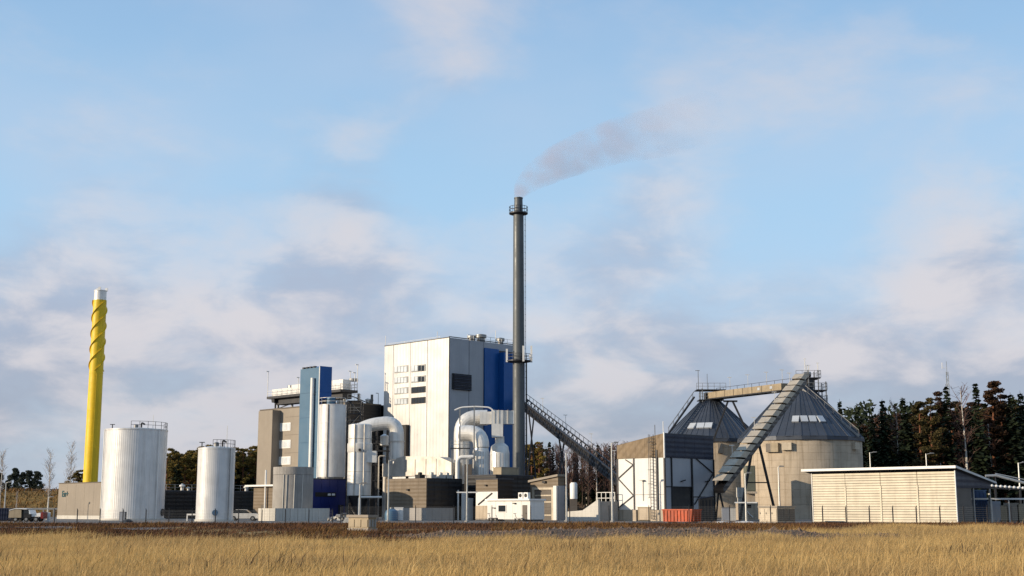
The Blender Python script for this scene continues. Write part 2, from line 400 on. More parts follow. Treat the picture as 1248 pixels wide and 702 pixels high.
# ------------------------------------------------------------------ yellow flue and the left-hand buildings
def yellow_flue():
    Y = 216; xa = W(110, 588, Y).x; h = zat(352, Y, 123); hb = zat(366, Y, 123)
    r0 = (W(119, 588, Y).x - W(101.5, 588, Y).x) / 2; r1 = (W(130.2, 380, Y).x - W(114.6, 380, Y).x) / 2
    t = thing('flue_chimney', 'tall yellow chimney with spiral fins winding round its upper part', 'chimney', (xa, Y, Z0))
    part('shaft', 'yellow', t, lambda b: b.lathe([(r0 * 1.04, 0), (r0, zat(588, Y)), (r1, hb)], 40), True)
    cap = part('cap', 'silver', t, lambda b: b.lathe([(r1 * .93, hb - .1), (r1 * .93, h - .35), (r1 * .8, h - .34)], 32), True)
    part('cap_rim', 'white_paint', cap, lambda b: b.lathe([(r1 * .99, h - .42), (r1 * .99, h - .3), (r1 * .8, h - .3)], 32))
    for i in range(3):
        a = i * 2.1 + .5; part('lifting_lug', 'white_paint', cap, lambda b: b.box(.8 * r1 * math.cos(a) - .12, .8 * r1 * math.cos(a) + .3, .8 * r1 * math.sin(a) - .1, .8 * r1 * math.sin(a) + .1, h - .34, h + .18))
    zlo, zhi = zat(452, Y, 118), hb - .1; pitch = (zat(365, Y) - zat(384, Y)) * 3
    for i in range(3):
        vs = []; fs = []; n = 90
        for k in range(n + 1):
            z = zlo + (zhi - zlo) * k / n; a = 2 * math.pi * (z - zlo) / pitch + i * 2 * math.pi / 3 + .6
            rr = r0 + (r1 - r0) * z / hb
            for q, dz in ((rr - .02, -.06), (rr + .2, -.05), (rr + .2, .05), (rr - .02, .06)): vs.append((q * math.cos(a), q * math.sin(a), z + dz))
            if k: fs += [(4 * k - 4 + j, 4 * k - 4 + (j + 1) % 4, 4 * k + (j + 1) % 4, 4 * k + j) for j in range(4)]
        MB().add(vs, fs).build('spiral_fin', 'yellow', t)
    def lad(b):
        for q in (-.2, .2): b.beam((q + .3, -r0 - .18, 6), (q + .3, -r1 - .18, zlo - .5), .05)
        for i in range(int((zlo - 7) / .8)): z = 6.3 + i * .8; rr = r0 + (r1 - r0) * z / hb + .18; b.beam((.1, -rr, z), (.5, -rr, z), .05)
    part('ladder', 'yellow', t, lad)
    for zz in (zat(545, Y), zat(500, Y), zat(455, Y)):
        rr = r0 + (r1 - r0) * zz / hb; part('joint_flange', 'yellow', t, lambda b: b.lathe([(rr * 1.0, zz - .08), (rr * 1.025, zz - .06), (rr * 1.025, zz + .06), (rr, zz + .08)], 40))
yellow_flue()

def pump_house():
    b = Bld('pump_house', 'small grey-brown windowless building below the yellow chimney', 'building', 126, 600, 201)
    h = b.L(126, 588)[1]; Ll = b.L(71, 610)[0]
    bx('wall', 'taupe', b.root, 0, 9, 0, Ll, .55, h)
    bx('plinth', 'concrete_light', b.root, -.06, 9.06, -.06, Ll + .06, 0, .55)
    n = 5
    for i in range(n):
        a, c = Ll * i / n, Ll * (i + 1) / n; bx('panel', 'taupe', b.root, -.05, -.002, a + .015, c - .015, .56, h - .12)
    bx('roof_edge', 'taupe_dark', b.root, -.1, 9.1, -.1, Ll + .1, h + .002, h + .12)
    # sign lettering
    y, z = b.L(80, 602.2)
    cu = bpy.data.curves.new('lettering', 'FONT'); cu.body = 'En+'; cu.size = 1.35; cu.extrude = .03; cu.align_x = 'CENTER'; cu.align_y = 'CENTER'; cu.offset = .03
    tmp = bpy.data.objects.new('lettering', cu); COL.objects.link(tmp); bpy.context.view_layer.update()
    me = bpy.data.meshes.new_from_object(tmp.evaluated_get(bpy.context.evaluated_depsgraph_get())); bpy.data.objects.remove(tmp)
    o = bpy.data.objects.new('sign_lettering', me); COL.objects.link(o); o.parent = b.root; me.materials.clear(); me.materials.append(M['teal_print'])
    o.location = (-.09, y, z); o.rotation_euler = (math.pi / 2, 0, -math.pi / 2)
    o['label'] = 'dark teal lettering on the wall'
pump_house()

def dark_hall():
    b = Bld('low_hall', 'long low black hall behind the two white tanks', 'building', 150, 600, 209)
    x1, _ = b.R(313, 600); h = b.R(210, 599)[1]
    bx('wall', 'black_clad', b.root, 0, x1, 0, 9, 0, h)
    bx('roof', 'roof_felt', b.root, -.15, x1 + .15, -.15, 9.1, h + .003, h + .2)
    n = 16
    for i in range(n): bx('panel', 'black_clad', b.root, x1 * i / n + .02, x1 * (i + 1) / n - .02, -.05, -.002, .2, h - .05)
    part('roof_railing', 'grey_steel', b.root, lambda m: m.railing([(0, .3, h + .2), (x1, .3, h + .2)], .95, 1.6, .06))
    return b, h, x1
DH, dh_h, dh_x = dark_hall()
for i, (px, w_, hh, what) in enumerate(((222, .5, 1.1, 'white mushroom roof vent on the black hall, just left of the smaller tank'), (300, .45, 1.0, 'white mushroom roof vent on the black hall, right of the smaller tank'), (229.5, .35, .6, 'short white roof vent beside the mushroom vent left of the smaller tank'))):
    x, _ = DH.R(px, 595, 1.5)
    p = DH.M @ Vector((x, 1.5, dh_h + .2)); t = thing('roof_vent', what, 'vent', p, 0, 'vents on the black hall roof')
    part('pipe', 'white_paint', t, lambda m: m.lathe([(w_ * .55, 0), (w_ * .55, hh * .7)], 14), True)
    part('hood', 'white_paint', t, lambda m: m.lathe([(w_, hh * .6), (w_, hh * .75), (w_ * .3, hh), (.001, hh * 1.02)], 14), True)

def annex():
    b = Bld('brown_annex', 'low brown building with a pale flat eave left of the concrete tank', 'building', 352, 600, 206)
    Ll = b.L(309, 605)[0]; h = b.L(320, 593)[1]
    bx('wall', 'brown_clad', b.root, 0, 7, 0, Ll, 0, h)
    bx('roof', 'white_paint', b.root, -.7, 7.3, -.3, Ll + 1.6, h + .003, h + .28)
    y, z = b.L(321, 604); bx('door', 'taupe_dark', b.root, -.06, -.004, y - .5, y + .5, .1, 2.2)
    y, z = b.L(326, 590)
    part('downpipe', 'white_paint', b.root, lambda m: m.tube([(-.35, y, 0), (-.35, y, h + 2.6)], .16, 8))
annex()

t1, *_t1 = tank('storage_tank', 'big white ribbed cylindrical tank in front of the yellow chimney', 126.5, 200.5, 585, 524.5, 188, ribs=90, seams=0, rail=(.1, 2.3))
def tank_extras(t, r, h, big):
    part('roof_hatch', 'grey_steel', t, lambda b: b.lathe([(.35, h + .2), (.35, h + .75), (.2, h + .85)], 12, (0, -.3)), True)
    part('mast', 'white_paint', t, lambda b: b.beam((r * .55, -.2, h), (r * .55, -.2, h + (2.2 if big else 3.0)), .07))
    part('roof_nozzle', 'dark_steel', t, lambda b: b.tube(elbow([(.9, -.8, h + .1), (.9, -.8, h + 1.1), (1.4, -.8, h + .8)], .25, 3), .12, 8))
    part('roof_nozzle', 'dark_steel', t, lambda b: b.tube([(-r * .75, -.8, h), (-r * .75, -.8, h + .8)], .07, 8).beam((-r * .75 - .35, -.8, h + .8), (-r * .75 + .35, -.8, h + .8), .1))
    a = -math.pi / 2 + (.25 if not big else .55)
    if not big:
        part('manhole', 'blue_light', t, lambda b: b.tube([((r - .1) * math.cos(a), (r - .1) * math.sin(a), 1.1), ((r + .2) * math.cos(a), (r + .2) * math.sin(a), 1.1)], .38, 18), True)
    else:
        part('manhole', 'dark_steel', t, lambda b: b.tube([((r - .1) * math.cos(a + .9), (r - .1) * math.sin(a + .9), 1.1), ((r + .2) * math.cos(a + .9), (r + .2) * math.sin(a + .9), 1.1)], .5, 18), True)
    for q in ((-1.0, 1.05) if big else (.95,)):
        aa = -math.pi / 2 + q; c, s = math.cos(aa), math.sin(aa)
        part('pipe', 'white_paint' if big else 'grey_steel', t, lambda b: b.tube([((r + .2) * c, (r + .2) * s, .2), ((r + .2) * c, (r + .2) * s, h)], .08, 6))
tank_extras(t1, _t1[1], _t1[2], True)
t2, *_t2 = tank('storage_tank', 'smaller white cylindrical tank standing before the black hall', 240.5, 285, 590, 547, 170, ribs=60, seams=0, rail=(.0, 1.7))
tank_extras(t2, _t2[1], _t2[2], False)

def concrete_tank():
    Y = 181; x, r = cyl_at(333, 381.5, 590, Y); h = zat(569.5, Y)
    t = thing('concrete_tank', 'round grey concrete tank inside a low ring wall', 'tank', (x, Y, Z0))
    z1 = zat(579, Y)
    part('shell', 'concrete_grey', t, lambda b: b.lathe([(r, 0), (r, z1 - .02), (r * .985, z1)], 72), True)
    part('top_band', 'concrete_grey', t, lambda b: b.lathe([(r * .985, z1), (r * 1.004, z1 + .03), (r * 1.004, h), (r * .94, h)], 72), True)
    part('cover', 'concrete_grey', t, lambda b: b.lathe([(r * .94, h - .05), (.001, h + .1)], 36), True)
    for px in (349, 353, 362, 371):
        a = -math.acos(max(-1, min(1, (W(px, 600, Y).x - x) / r)))
        part('drain_pipe', 'concrete_light', t, lambda b: b.tube([(r * 1.02 * math.cos(a), r * 1.02 * math.sin(a), .1), (r * 1.02 * math.cos(a + .03), r * 1.02 * math.sin(a + .03), z1)], .06, 6))
    # ring wall
    x2, r2 = cyl_at(314, 398, 628, 178); hh = zat(619.5, 178 - r2 * .9) ; n = 30
    w = thing('ring_wall', 'low pale concrete ring wall of upright slabs round the grey tank', 'wall', (x2, 179.5, Z0))
    pm = None
    for i in range(n):
        a = 2 * math.pi * i / n + .06
        if pm is None:
            L = 2 * r2 * math.tan(math.pi / n) - .03
            pm = MB().box(-L / 2, L / 2, -.12, .12, 0, hh).build('slab', 'concrete_light', w); o = pm
        else:
            o = pm.copy(); COL.objects.link(o)
        o.location = (r2 * math.cos(a), r2 * math.sin(a), 0); o.rotation_euler = (0, 0, a + math.pi / 2)
concrete_tank()

# ------------------------------------------------------------------ office block, blue tower, white silo, blue house
def office():
    b = Bld('office_block', 'tall grey-brown office block with three rows of strip windows', 'building', 420, 560, 248)
    Ll = b.L(340, 540)[0]; h = b.L(352, 497.5)[1]; y1 = b.L(314, 540, -2.0)[0]; y0 = b.L(331, 540, -2.0)[0]
    bx('wall', 'taupe', b.root, 0, 8.5, 0, Ll + 7, 0, h)
    bx('stair_wing', 'taupe', b.root, -2.0, -.003, y0, y1, 0, b.L(322, 500.5, -2)[1])
    bx('roof_edge', 'taupe_dark', b.root, -.12, 8.6, -.12, Ll + 7.1, h + .003, h + .22)
    for (ya, yb) in ((516, 525), (537, 546), (557, 566)):
        w = b.lp('window', 'frame_white', 336.5, ya - .5, 354.5, yb + .5, -.10, -.004)
        for i in range(4):
            xa = 338 + i * 4.1; b.lp('pane', 'glass_pale', xa, ya + .8, xa + 3.3, yb - .8, -.14, -.102, w)
    bx('side_cladding', 'black_clad', b.root, .3, 8.4, -.08, -.003, 0, h - .05)
    for i in range(6):
        z = h * (i + .5) / 6; bx('cladding_joint', 'taupe_dark', b.root, -.02, -.002, 0, Ll - 2, z, z + .05)
    # floodlight on the roof
    y, z = b.L(334, 497)
    f = thing('floodlight', 'black floodlight on a bracket at the office roof edge', 'floodlight', b.M @ Vector((.3, y, h + .22)), b.a)
    part('bracket', 'dark_steel', f, lambda m: m.beam((0, 0, 0), (0, 0, 1.6), .25).beam((0, -.4, 1.0), (0, .5, 1.3), .18))
    part('lamp_body', 'black_paint', f, lambda m: m.prism([(-.6, 1.3), (.3, 1.2), (.5, 1.9), (-.5, 2.3)], 'x', -.7, .5))
    return b, h, Ll
OB, ob_h, ob_L = office()

def cooler():
    # air-cooler deck standing on the office roof, seen left and right of the blue tower
    b = OB; zb = b.L(345, 482)[1]; zt_ = b.L(352, 469.5)[1]; y1 = b.L(331, 478)[0]; xr = b.R(440, 478)[0]
    t = thing('air_cooler', 'steel air-cooler deck on tall legs above the office roof', 'air cooler', b.root.location, b.a)
    y0 = 1.0
    part('deck', 'dark_steel', t, lambda m: m.box(-.6, xr, y0, y1 + .8, zb - .5, zb).box(.4, xr - 1, y0 + .6, y1 - .8, zb - 1.7, zb - .503))
    k = 7
    for i in range(k):
        a = y0 + .3 + (y1 - y0) * i / k; c = y0 + .3 + (y1 - y0) * (i + 1) / k - .12
        pn = part('louvre_unit', 'white_paint', t, lambda m: m.box(.2, xr - 1.5, a, c, zb + .003, zt_ - (.5 if i > 4 else 0)))
        part('fan_hood', 'grey_steel', pn, lambda m: m.lathe([(.95, zt_ - .01), (.9, zt_ + .5), (.8, zt_ + .5)], 16, (4, (a + c) / 2)))
    for x in (1, 4.5, 7.8):
        for y in (y0 + .8, y1 * .5, y1 - 1):
            part('leg', 'grey_steel', t, lambda m: m.beam((x, y, ob_h + .22), (x, y, zb - .5), .35))
    for p_, q_ in (((1, y1 - 1, zb - .5), (1, y1 * .5, ob_h + .3)), ((1.15, y1 * .5, zb - .5), (1.15, y1 - 1, ob_h + .3)), ((1, y0 + .8, zb - .6), (7.5, y0 + .8, ob_h + .3))): part('brace', 'dark_steel', t, lambda m: m.beam(p_, q_, .16))
    part('railing', 'rail_white', t, lambda m: m.railing([(-.5, y1 + .7, zb), (-.5, y0 + .1, zb), (xr - .1, y0 + .1, zb), (xr - .1, y1, zb)], 1.1, 1.8, .07))
    for (x, y, hh) in ((-.5, y1 + .7, 5.2), (-.5, y1 * .6, 3.2), (xr * .5, y0 + .1, 3.6), (xr - .1, y0 + .1, 5.0), (xr * .8, y0 + .1, 3.4)):
        part('lamp_mast', 'rail_white', t, lambda m: m.beam((x, y, zb), (x, y, zb + hh), .1).beam((x - .5, y, zb + hh), (x + .2, y, zb + hh), .14))
cooler()

def tower():
    b = Bld('lift_tower', 'tall slim blue tower, its sunlit left side coloured paler', 'tower', 388.5, 500, 222)
    Ll = b.L(365.5, 480)[0]; Lr = b.R(404, 480)[0]; h = b.R(396, 446.5)[1]; hl = b.L(376, 449)[1]
    bx('core', 'blue_clad', b.root, .06, Lr, .06, Ll, 0, hl - .3)
    z = 0; n = 6
    for i in range(n):
        za, zb = (hl) * i / n, hl * (i + 1) / n
        bx('sun_tinted_panel', 'blue_light', b.root, 0, .055, .1, Ll, za + .015, zb - .015)  # left panels paler: sun and sky sheen put into their colour
        bx('blue_panel', 'blue_clad', b.root, .07, Lr, 0, .055, za + .015, zb - .015 if i < n - 1 else h)
    bx('corner_trim', 'white_paint', b.root, -.06, .068, -.06, .095, 0, hl + .1)
    bx('parapet', 'blue_clad', b.root, .3, Lr, .06, Ll * .25, hl - .3, h - .01)
    for y in np.linspace(Ll * .35, Ll - .6, 4): bx('roof_vent', 'dark_steel', b.root, .3, .9, y, y + .5, hl - .29, hl + .35)
    y, z = b.L(380, 580); zt_ = b.L(381, 461)[1]
    part('flue_pipe', 'white_paint', b.root, lambda m: m.tube([(-.35, y, 0), (-.35, y, zt_)], .34, 12), True)
    for i in range(4): part('pipe_clip', 'grey_steel', b.root, lambda m: m.box(-.36, -.003, y - .4, y + .4, 6 + i * 5, 6.12 + i * 5))
tower()

def white_silo():
    Y = 207; x, r = cyl_at(388, 421.2, 540, Y); h = zat(494, Y, 405); zb = zat(584, Y, 405)
    t = thing('white_silo', 'white upright silo on top of the deep blue house', 'silo', (x, Y, Z0 + zb)); H = h - zb
    part('shell', 'white_tank', t, lambda b: b.lathe([(r, .3), (r, H)], 64), True)
    part('skirt', 'grey_steel', t, lambda b: b.lathe([(r * .92, 0), (r * .92, .3)], 32))
    part('roof', 'white_tank', t, lambda b: b.lathe([(r * 1.01, H - .1), (r * 1.01, H + .05), (.001, H + .3)], 48), True)
    a = -1.75; part('pipe', 'dark_steel', t, lambda b: b.tube([(r * 1.02 * math.cos(a), r * 1.02 * math.sin(a), .2), (r * 1.02 * math.cos(a), r * 1.02 * math.sin(a), H)], .09, 6))
    part('railing', 'rail_white', t, lambda b: b.railing([(r * .97 * math.cos(q), r * .97 * math.sin(q), H) for q in np.linspace(-3.6, .4, 13)], 1.1, 1.0, .06))
    part('dust_filter', 'blue_light', t, lambda b: b.lathe([(.75, H), (.75, H + 1.1), (.6, H + 1.25)], 14, (-.2, -.6)), True)
    part('access_hatch', 'dark_steel', t, lambda b: b.box(-r * .75, -r * .45, -.9, -.5, H + .1, H + .9))
    part('access_hatch', 'grey_steel', t, lambda b: b.box(r * .35, r * .8, -.9, -.3, H + .1, H + .8))
    for i in range(3): part('seam', 'white_tank', t, lambda b: b.lathe([(r * 1.005, H * (i + 1) / 4 - .03), (r * 1.01, H * (i + 1) / 4), (r * 1.005, H * (i + 1) / 4 + .03)], 64), True)
    return zb
wz = white_silo()
def stair_tower():
    Y = 210; w = W(426, 600, Y); h = zat(488, Y)
    t = thing('stair_tower', 'dark open steel stair tower right of the white silo', 'stair tower', (w.x, Y, Z0))
    for x in (-.6, 1.5):
        for y in (0, 3): part('post', 'dark_steel', t, lambda b: b.beam((x, y, 0), (x, y, h), .2))
    k = 9
    for i in range(k):
        z = h * (i + 1) / k; lvl = part('landing', 'dark_steel', t, lambda b: b.box(-.6, 1.5, 0, 3, z - .12, z))
        part('railing', 'grey_steel', lvl, lambda b: b.railing([(-.6, 0, z), (1.5, 0, z)], 1.0, 1.0, .05))
        part('stair_flight', 'dark_steel', t, lambda b: b.beam((-.5 if i % 2 else 1.4, .6, z - h / k), (1.4 if i % 2 else -.5, .6, z), .9, .2))
stair_tower()
def blue_house():
    b = Bld('blue_house', 'deep blue flat-roofed house under the white silo', 'building', 381, 600, 199)
    Lr = b.R(421, 600)[0]; h = wz - .02
    bx('wall', 'blue_deep', b.root, 0, Lr, 0, 9, 0, h - .15); bx('roof', 'navy_clad', b.root, -.1, Lr + .1, -.1, 9.1, h - .147, h)
    n = 4
    for i in range(n):
        for j in range(3): bx('panel', 'blue_deep', b.root, Lr * i / n + .02, Lr * (i + 1) / n - .02, -.05, -.003, (h - .2) * j / 3 + .02, (h - .2) * (j + 1) / 3 - .02)
    w = b.rp('window', 'black_paint', 384, 600, 409, 605.5, -.09, -.052)
    for xa in (399, 404): b.rp('pane', 'glass_pale', xa, 601.5, xa + 3.6, 604, -.12, -.092, w)
    x, _ = b.R(415, 620); bx('door', 'navy_clad', b.root, x - .5, x + .5, -.1, -.052, 0, 2.2)
blue_house()
def machine_hall():
    b = Bld('machine_hall', 'black hall between the office block and the boiler house', 'building', 421, 520, 250, 45)
    Lr = b.R(472, 520)[0]; h = b.R(445, 494)[1]
    bx('wall', 'black_clad', b.root, 0, Lr + 2, 0, 8, 0, h); bx('roof', 'roof_felt', b.root, -.1, Lr + 2.1, -.1, 8.1, h + .003, h + .25)
    for px in (452, 456): 
        x, z = b.R(px, 491); part('roof_vent', 'rail_white', b.root, lambda m: m.lathe([(.35, h + .25), (.35, h + 1.0), (.5, h + 1.05), (.5, h + 1.3), (.1, h + 1.5)], 12, (x, 1)), True)
    part('lamp_mast', 'rail_white', b.root, lambda m: m.beam((Lr - 2, .5, h + .2), (Lr - 2, .5, h + 2.6), .08).beam((Lr - 2.6, .5, h + 2.6), (Lr - 2, .5, h + 2.6), .12))
machine_hall()
# ------------------------------------------------------------------ boiler house
def boiler():
    b = Bld('boiler_house', 'tall silvery-white boiler house with a blue right-hand corner', 'building', 547, 500, 240)
    Ll = b.L(468, 460)[0]; Lr = b.R(628, 460)[0]; h = b.L(547, 411.5)[1]
    bx('core', 'boiler_trim', b.root, .08, Lr - .08, .08, Ll, 0, h - .1)
    lx = [547, 520.5, 500, 479, 468]
    for a, c in zip(lx[:-1], lx[1:]):
        ya, yc = b.L(a, 460)[0], b.L(c, 460)[0]; bx('cladding_panel', 'boiler_clad', b.root, 0, .078, ya + .06, yc - .06, 0, h)
    rx = [547, 571.5, 589.5]
    for a, c in zip(rx[:-1], rx[1:]):
        xa, xc = b.R(a, 460)[0], b.R(c, 460)[0]; bx('grey_panel', 'grey_clad', b.root, xa + .07, xc - .05, 0, .078, 0, h)
    xa = b.R(589.5, 460)[0]; zb = b.R(600, 427)[1]
    bx('grey_panel', 'grey_clad', b.root, xa + .05, Lr, 0, .078, zb + .1, h)
    xb = b.R(607, 460)[0]
    bx('blue_panel', 'blue_clad', b.root, xa + .04, xb - .03, -.25, .07, 0, zb + .3)
    bx('blue_bay', 'blue_clad', b.root, xb + .0, Lr + 1.0, -1.6, .07, 0, b.R(612, 429, -1.6)[1])
    bx('corner_trim', 'boiler_trim', b.root, -.05, .066, -.05, .055, 0, h + .1)
    part('parapet', 'boiler_trim', b.root, lambda m: m.box(-.06, Lr, -.06, .12, h + .11, h + .26).box(-.06, .12, .121, Ll, h + .003, h + .15).box(.12, Lr, .12, Ll, h - .097, h - .02))
    rows = ((446, 455), (459.5, 468), (472.5, 481), (485.5, 494)); dark = {(0, 3), (0, 4), (1, 3), (2, 3), (2, 4), (2, 5), (2, 2), (3, 2), (3, 3), (3, 4), (3, 5)}
    for r_, (ya, yb) in enumerate(rows):
        for c_, (x0, x1) in enumerate(((481, 497.5), (501.5, 518.8))):
            dy = (489 - (x0 + x1) / 2) * .0 - (1.2 if c_ else 0)
            w = b.lp('window', 'frame_grey' if c_ == 0 or r_ < 2 else 'black_paint', x0, ya + dy, x1, yb + dy - 1, -.09, -.003)
            n = 4 if c_ == 0 else 4
            for i in range(n):
                xa_ = x0 + .6 + (x1 - x0 - 1.2) * i / n; xb_ = x0 + .6 + (x1 - x0 - 1.2) * (i + 1) / n - .7
                dk = c_ == 1 and (r_ >= 2 or i >= 2)
                b.lp('pane', 'glass_dark' if dk else 'glass_pale', xa_, ya + dy + .7, xb_, yb + dy - 1.7, -.13, -.092, w)
    b.lp('reflection_strip', 'black_paint', 493, 518, 498.5, 575, -.8, -.003)  # added black strip standing in for a dark reflection on the cladding
    l = b.rp('louvre', 'black_paint', 551, 456, 573.5, 475.5, -.3, -.003)
    z0, z1 = b.R(562, 475)[1], b.R(562, 456.5)[1]; x0, x1 = b.R(552, 466)[0], b.R(573, 466)[0]
    for i in range(9): bx('slat', 'navy_clad', l, x0, x1, -.42, -.303, z0 + (z1 - z0) * i / 9 + .02, z0 + (z1 - z0) * (i + .6) / 9)
    # roof gear
    part('roof_railing', 'rail_white', b.root, lambda m: m.railing([(5, .4, h), (Lr - .3, .4, h)], 1.1, 1.5, .06).railing([(.4, 3, h), (.4, Ll - .5, h)], .5, 2.5, .04))
    for (px, w_, hh) in ((575, .9, 1.2), (586, 1.1, 1.7), (610, .8, 1.5)):
        x = b.R(px, 412, 1.5)[0]; part('roof_fan', 'grey_steel', b.root, lambda m: m.lathe([(w_ * .7, h - .02), (w_ * .7, h + hh * .5), (w_, h + hh * .55), (w_, h + hh * .9), (w_ * .2, h + hh)], 14, (x, 1.5)), True)
    for px, hh in ((470, 2.2), (533, 1.6), (604, 2.6)):
        if px < 547: y = b.L(px, 415, .6)[0]; p = (.6, y)
        else: p = (b.R(px, 415, .6)[0], .6)
        part('roof_mast', 'rail_white', b.root, lambda m: m.beam((*p, h - .02), (*p, h + hh), .07))
    return b
BH = boiler()

def stack():
    Y = 224; x, r = cyl_at(626.0, 640.2, 480, Y); x1, r1 = cyl_at(624.6, 637.2, 275, Y); x = (x + x1) / 2
    h = zat(241, Y); zp = zat(260, Y); zm = zat(440, Y)
    t = thing('smokestack', 'very tall dark grey steel smokestack with two ring platforms', 'chimney', (x, Y, Z0))
    part('shaft', 'stack_steel', t, lambda b: b.lathe([(r * 1.02, 0), (r, zm), (r1, zp + .2)], 40), True)
    part('flue_tip', 'stack_steel', t, lambda b: b.lathe([(r1 * .86, zp + .2), (r1 * .80, h - .25), (r1 * .86, h - .22), (r1 * .86, h), (r1 * .6, h), (r1 * .6, h - 1)], 32), True)
    for z, rr, k in ((zp, r1, 14), (zm, r, 14)):
        R = rr + (.75 if z == zp else 1.25)
        pf = part('platform', 'dark_steel', t, lambda b: b.lathe([(rr * .98, z - .35), (R, z - .12), (R, z + .05), (rr * .98, z + .05)], 28))
        pts = [(R * .97 * math.cos(a), R * .97 * math.sin(a), z + .05) for a in np.linspace(0, 2 * math.pi, k + 1)]
        part('railing', 'dark_steel', pf, lambda b: b.railing(pts, 1.1, 3, .07))
    R = r + 1.25
    for a, hh in ((-1.2, 2.4), (-.2, 2.6), (-2.7, 2.0)):
        c, s = math.cos(a), math.sin(a); part('antenna', 'white_paint', t, lambda b: b.box(R * c - .17, R * c + .17, R * s - .12, R * s + .12, zm - .3, zm + hh))
    part('antenna_box', 'white_paint', t, lambda b: b.box(R * .8, R * .8 + .5, -R * .6, -R * .6 + .4, zm + .3, zm + 1.1))
    for i in range(8):
        z = h * (i + .6) / 9; rr = r + (r1 - r) * z / zp; part('flange', 'stack_steel', t, lambda b: b.lathe([(rr, z - .06), (rr * 1.025, z - .04), (rr * 1.025, z + .04), (rr, z + .06)], 40))
    for i in range(int(zp / .9)):
        pass
    a = -.35; c, s = math.cos(a), math.sin(a)
    def ladder(b):
        for q in (-.2, .2): b.beam((r * 1.0 * c + .25 * c - q * s, r * s + .25 * s + q * c, 2), (r1 * c + .35 * c - q * s, r1 * s + .35 * s + q * c, zp), .06)
        for i in range(int(zp / 1.0)):
            z = 2 + i; u = r + (r1 - r) * z / zp + .28; b.beam((u * c + .2 * s, u * s - .2 * c, z), (u * c - .2 * s, u * s + .2 * c, z), .05)
    part('ladder', 'dark_steel', t, ladder)
    part('guide_pipe', 'dark_steel', t, lambda b: b.tube([(r + .35, .2, 0), (r + .35, .2, zm)], .14, 6))
    return x, Y, h, r1
SX, SY, SH, SR = stack()

# ------------------------------------------------------------------ flue-gas ducts and vessels
def P(px, py, Y): w = W(px, py, Y); return Vector((w.x, w.y, w.z - Z0))
def scrubber():
    Y = 200; x, r = cyl_at(423.5, 453, 560, Y); h = zat(518, Y); zb = zat(604, Y); zq = zat(552, Y); zr = zat(541, Y)
    t = thing('scrubber_vessel', 'silver scrubber vessel with a side box right of the white silo', 'vessel', (x, Y, Z0))
    part('lower_shell', 'silver', t, lambda b: b.lathe([(r * .98, zb), (r * .98, zq)], 56), True)
    part('middle_shell', 'silver', t, lambda b: b.lathe([(r * .98, zq), (r * 1.03, zq + .2), (r * 1.03, zr), (r * .97, zr + .1)], 56), True)
    part('upper_shell', 'silver', t, lambda b: b.lathe([(r * .96, zr + .1), (r * .96, h), (r * .8, h + .12), (.001, h + .2)], 56), True)
    part('side_box', 'silver', t, lambda b: b.box(r * .5, r * 1.45, -r * .75, 0, zat(564, Y), zat(550, Y)))
    for q in ((-1.6, -.9), (1.6, -.9), (0, 1.5)): part('leg', 'dark_steel', t, lambda b: b.beam((q[0], q[1], 0), (q[0], q[1], zb), .35))
    part('hopper', 'dark_steel', t, lambda b: b.lathe([(.5, .8), (r * .95, zb)], 24), True)
    xe = W(467, 606, Y).x - x
    part('feed_pipe', 'white_paint', t, lambda b: b.tube(elbow([(.3, -r - .3, 0), (.3, -r - .3, zat(606, Y)), (xe, -r - .3, zat(606, Y))], .3, 3), .16, 8), True)
    part('nozzle', 'dark_steel', t, lambda b: b.tube([(0.25, -r * 1.02, zat(549, Y)), (.25, -r * 1.02 - .3, zat(549, Y))], .22, 10))
    for q in (-1.9, -1.1):
        part('drain_pipe', 'silver_dull', t, lambda b: b.tube([(r * 1.04 * math.cos(q), r * 1.04 * math.sin(q), zb), (r * 1.04 * math.cos(q), r * 1.04 * math.sin(q), h)], .1, 6))
    for zz in (zat(535, Y), zat(575, Y), zat(590, Y)): part('seam', 'silver_dull', t, lambda b: b.lathe([(r * .985, zz - .04), (r * 1.0, zz), (r * .985, zz + .04)], 56))
    return Y
scrubber()
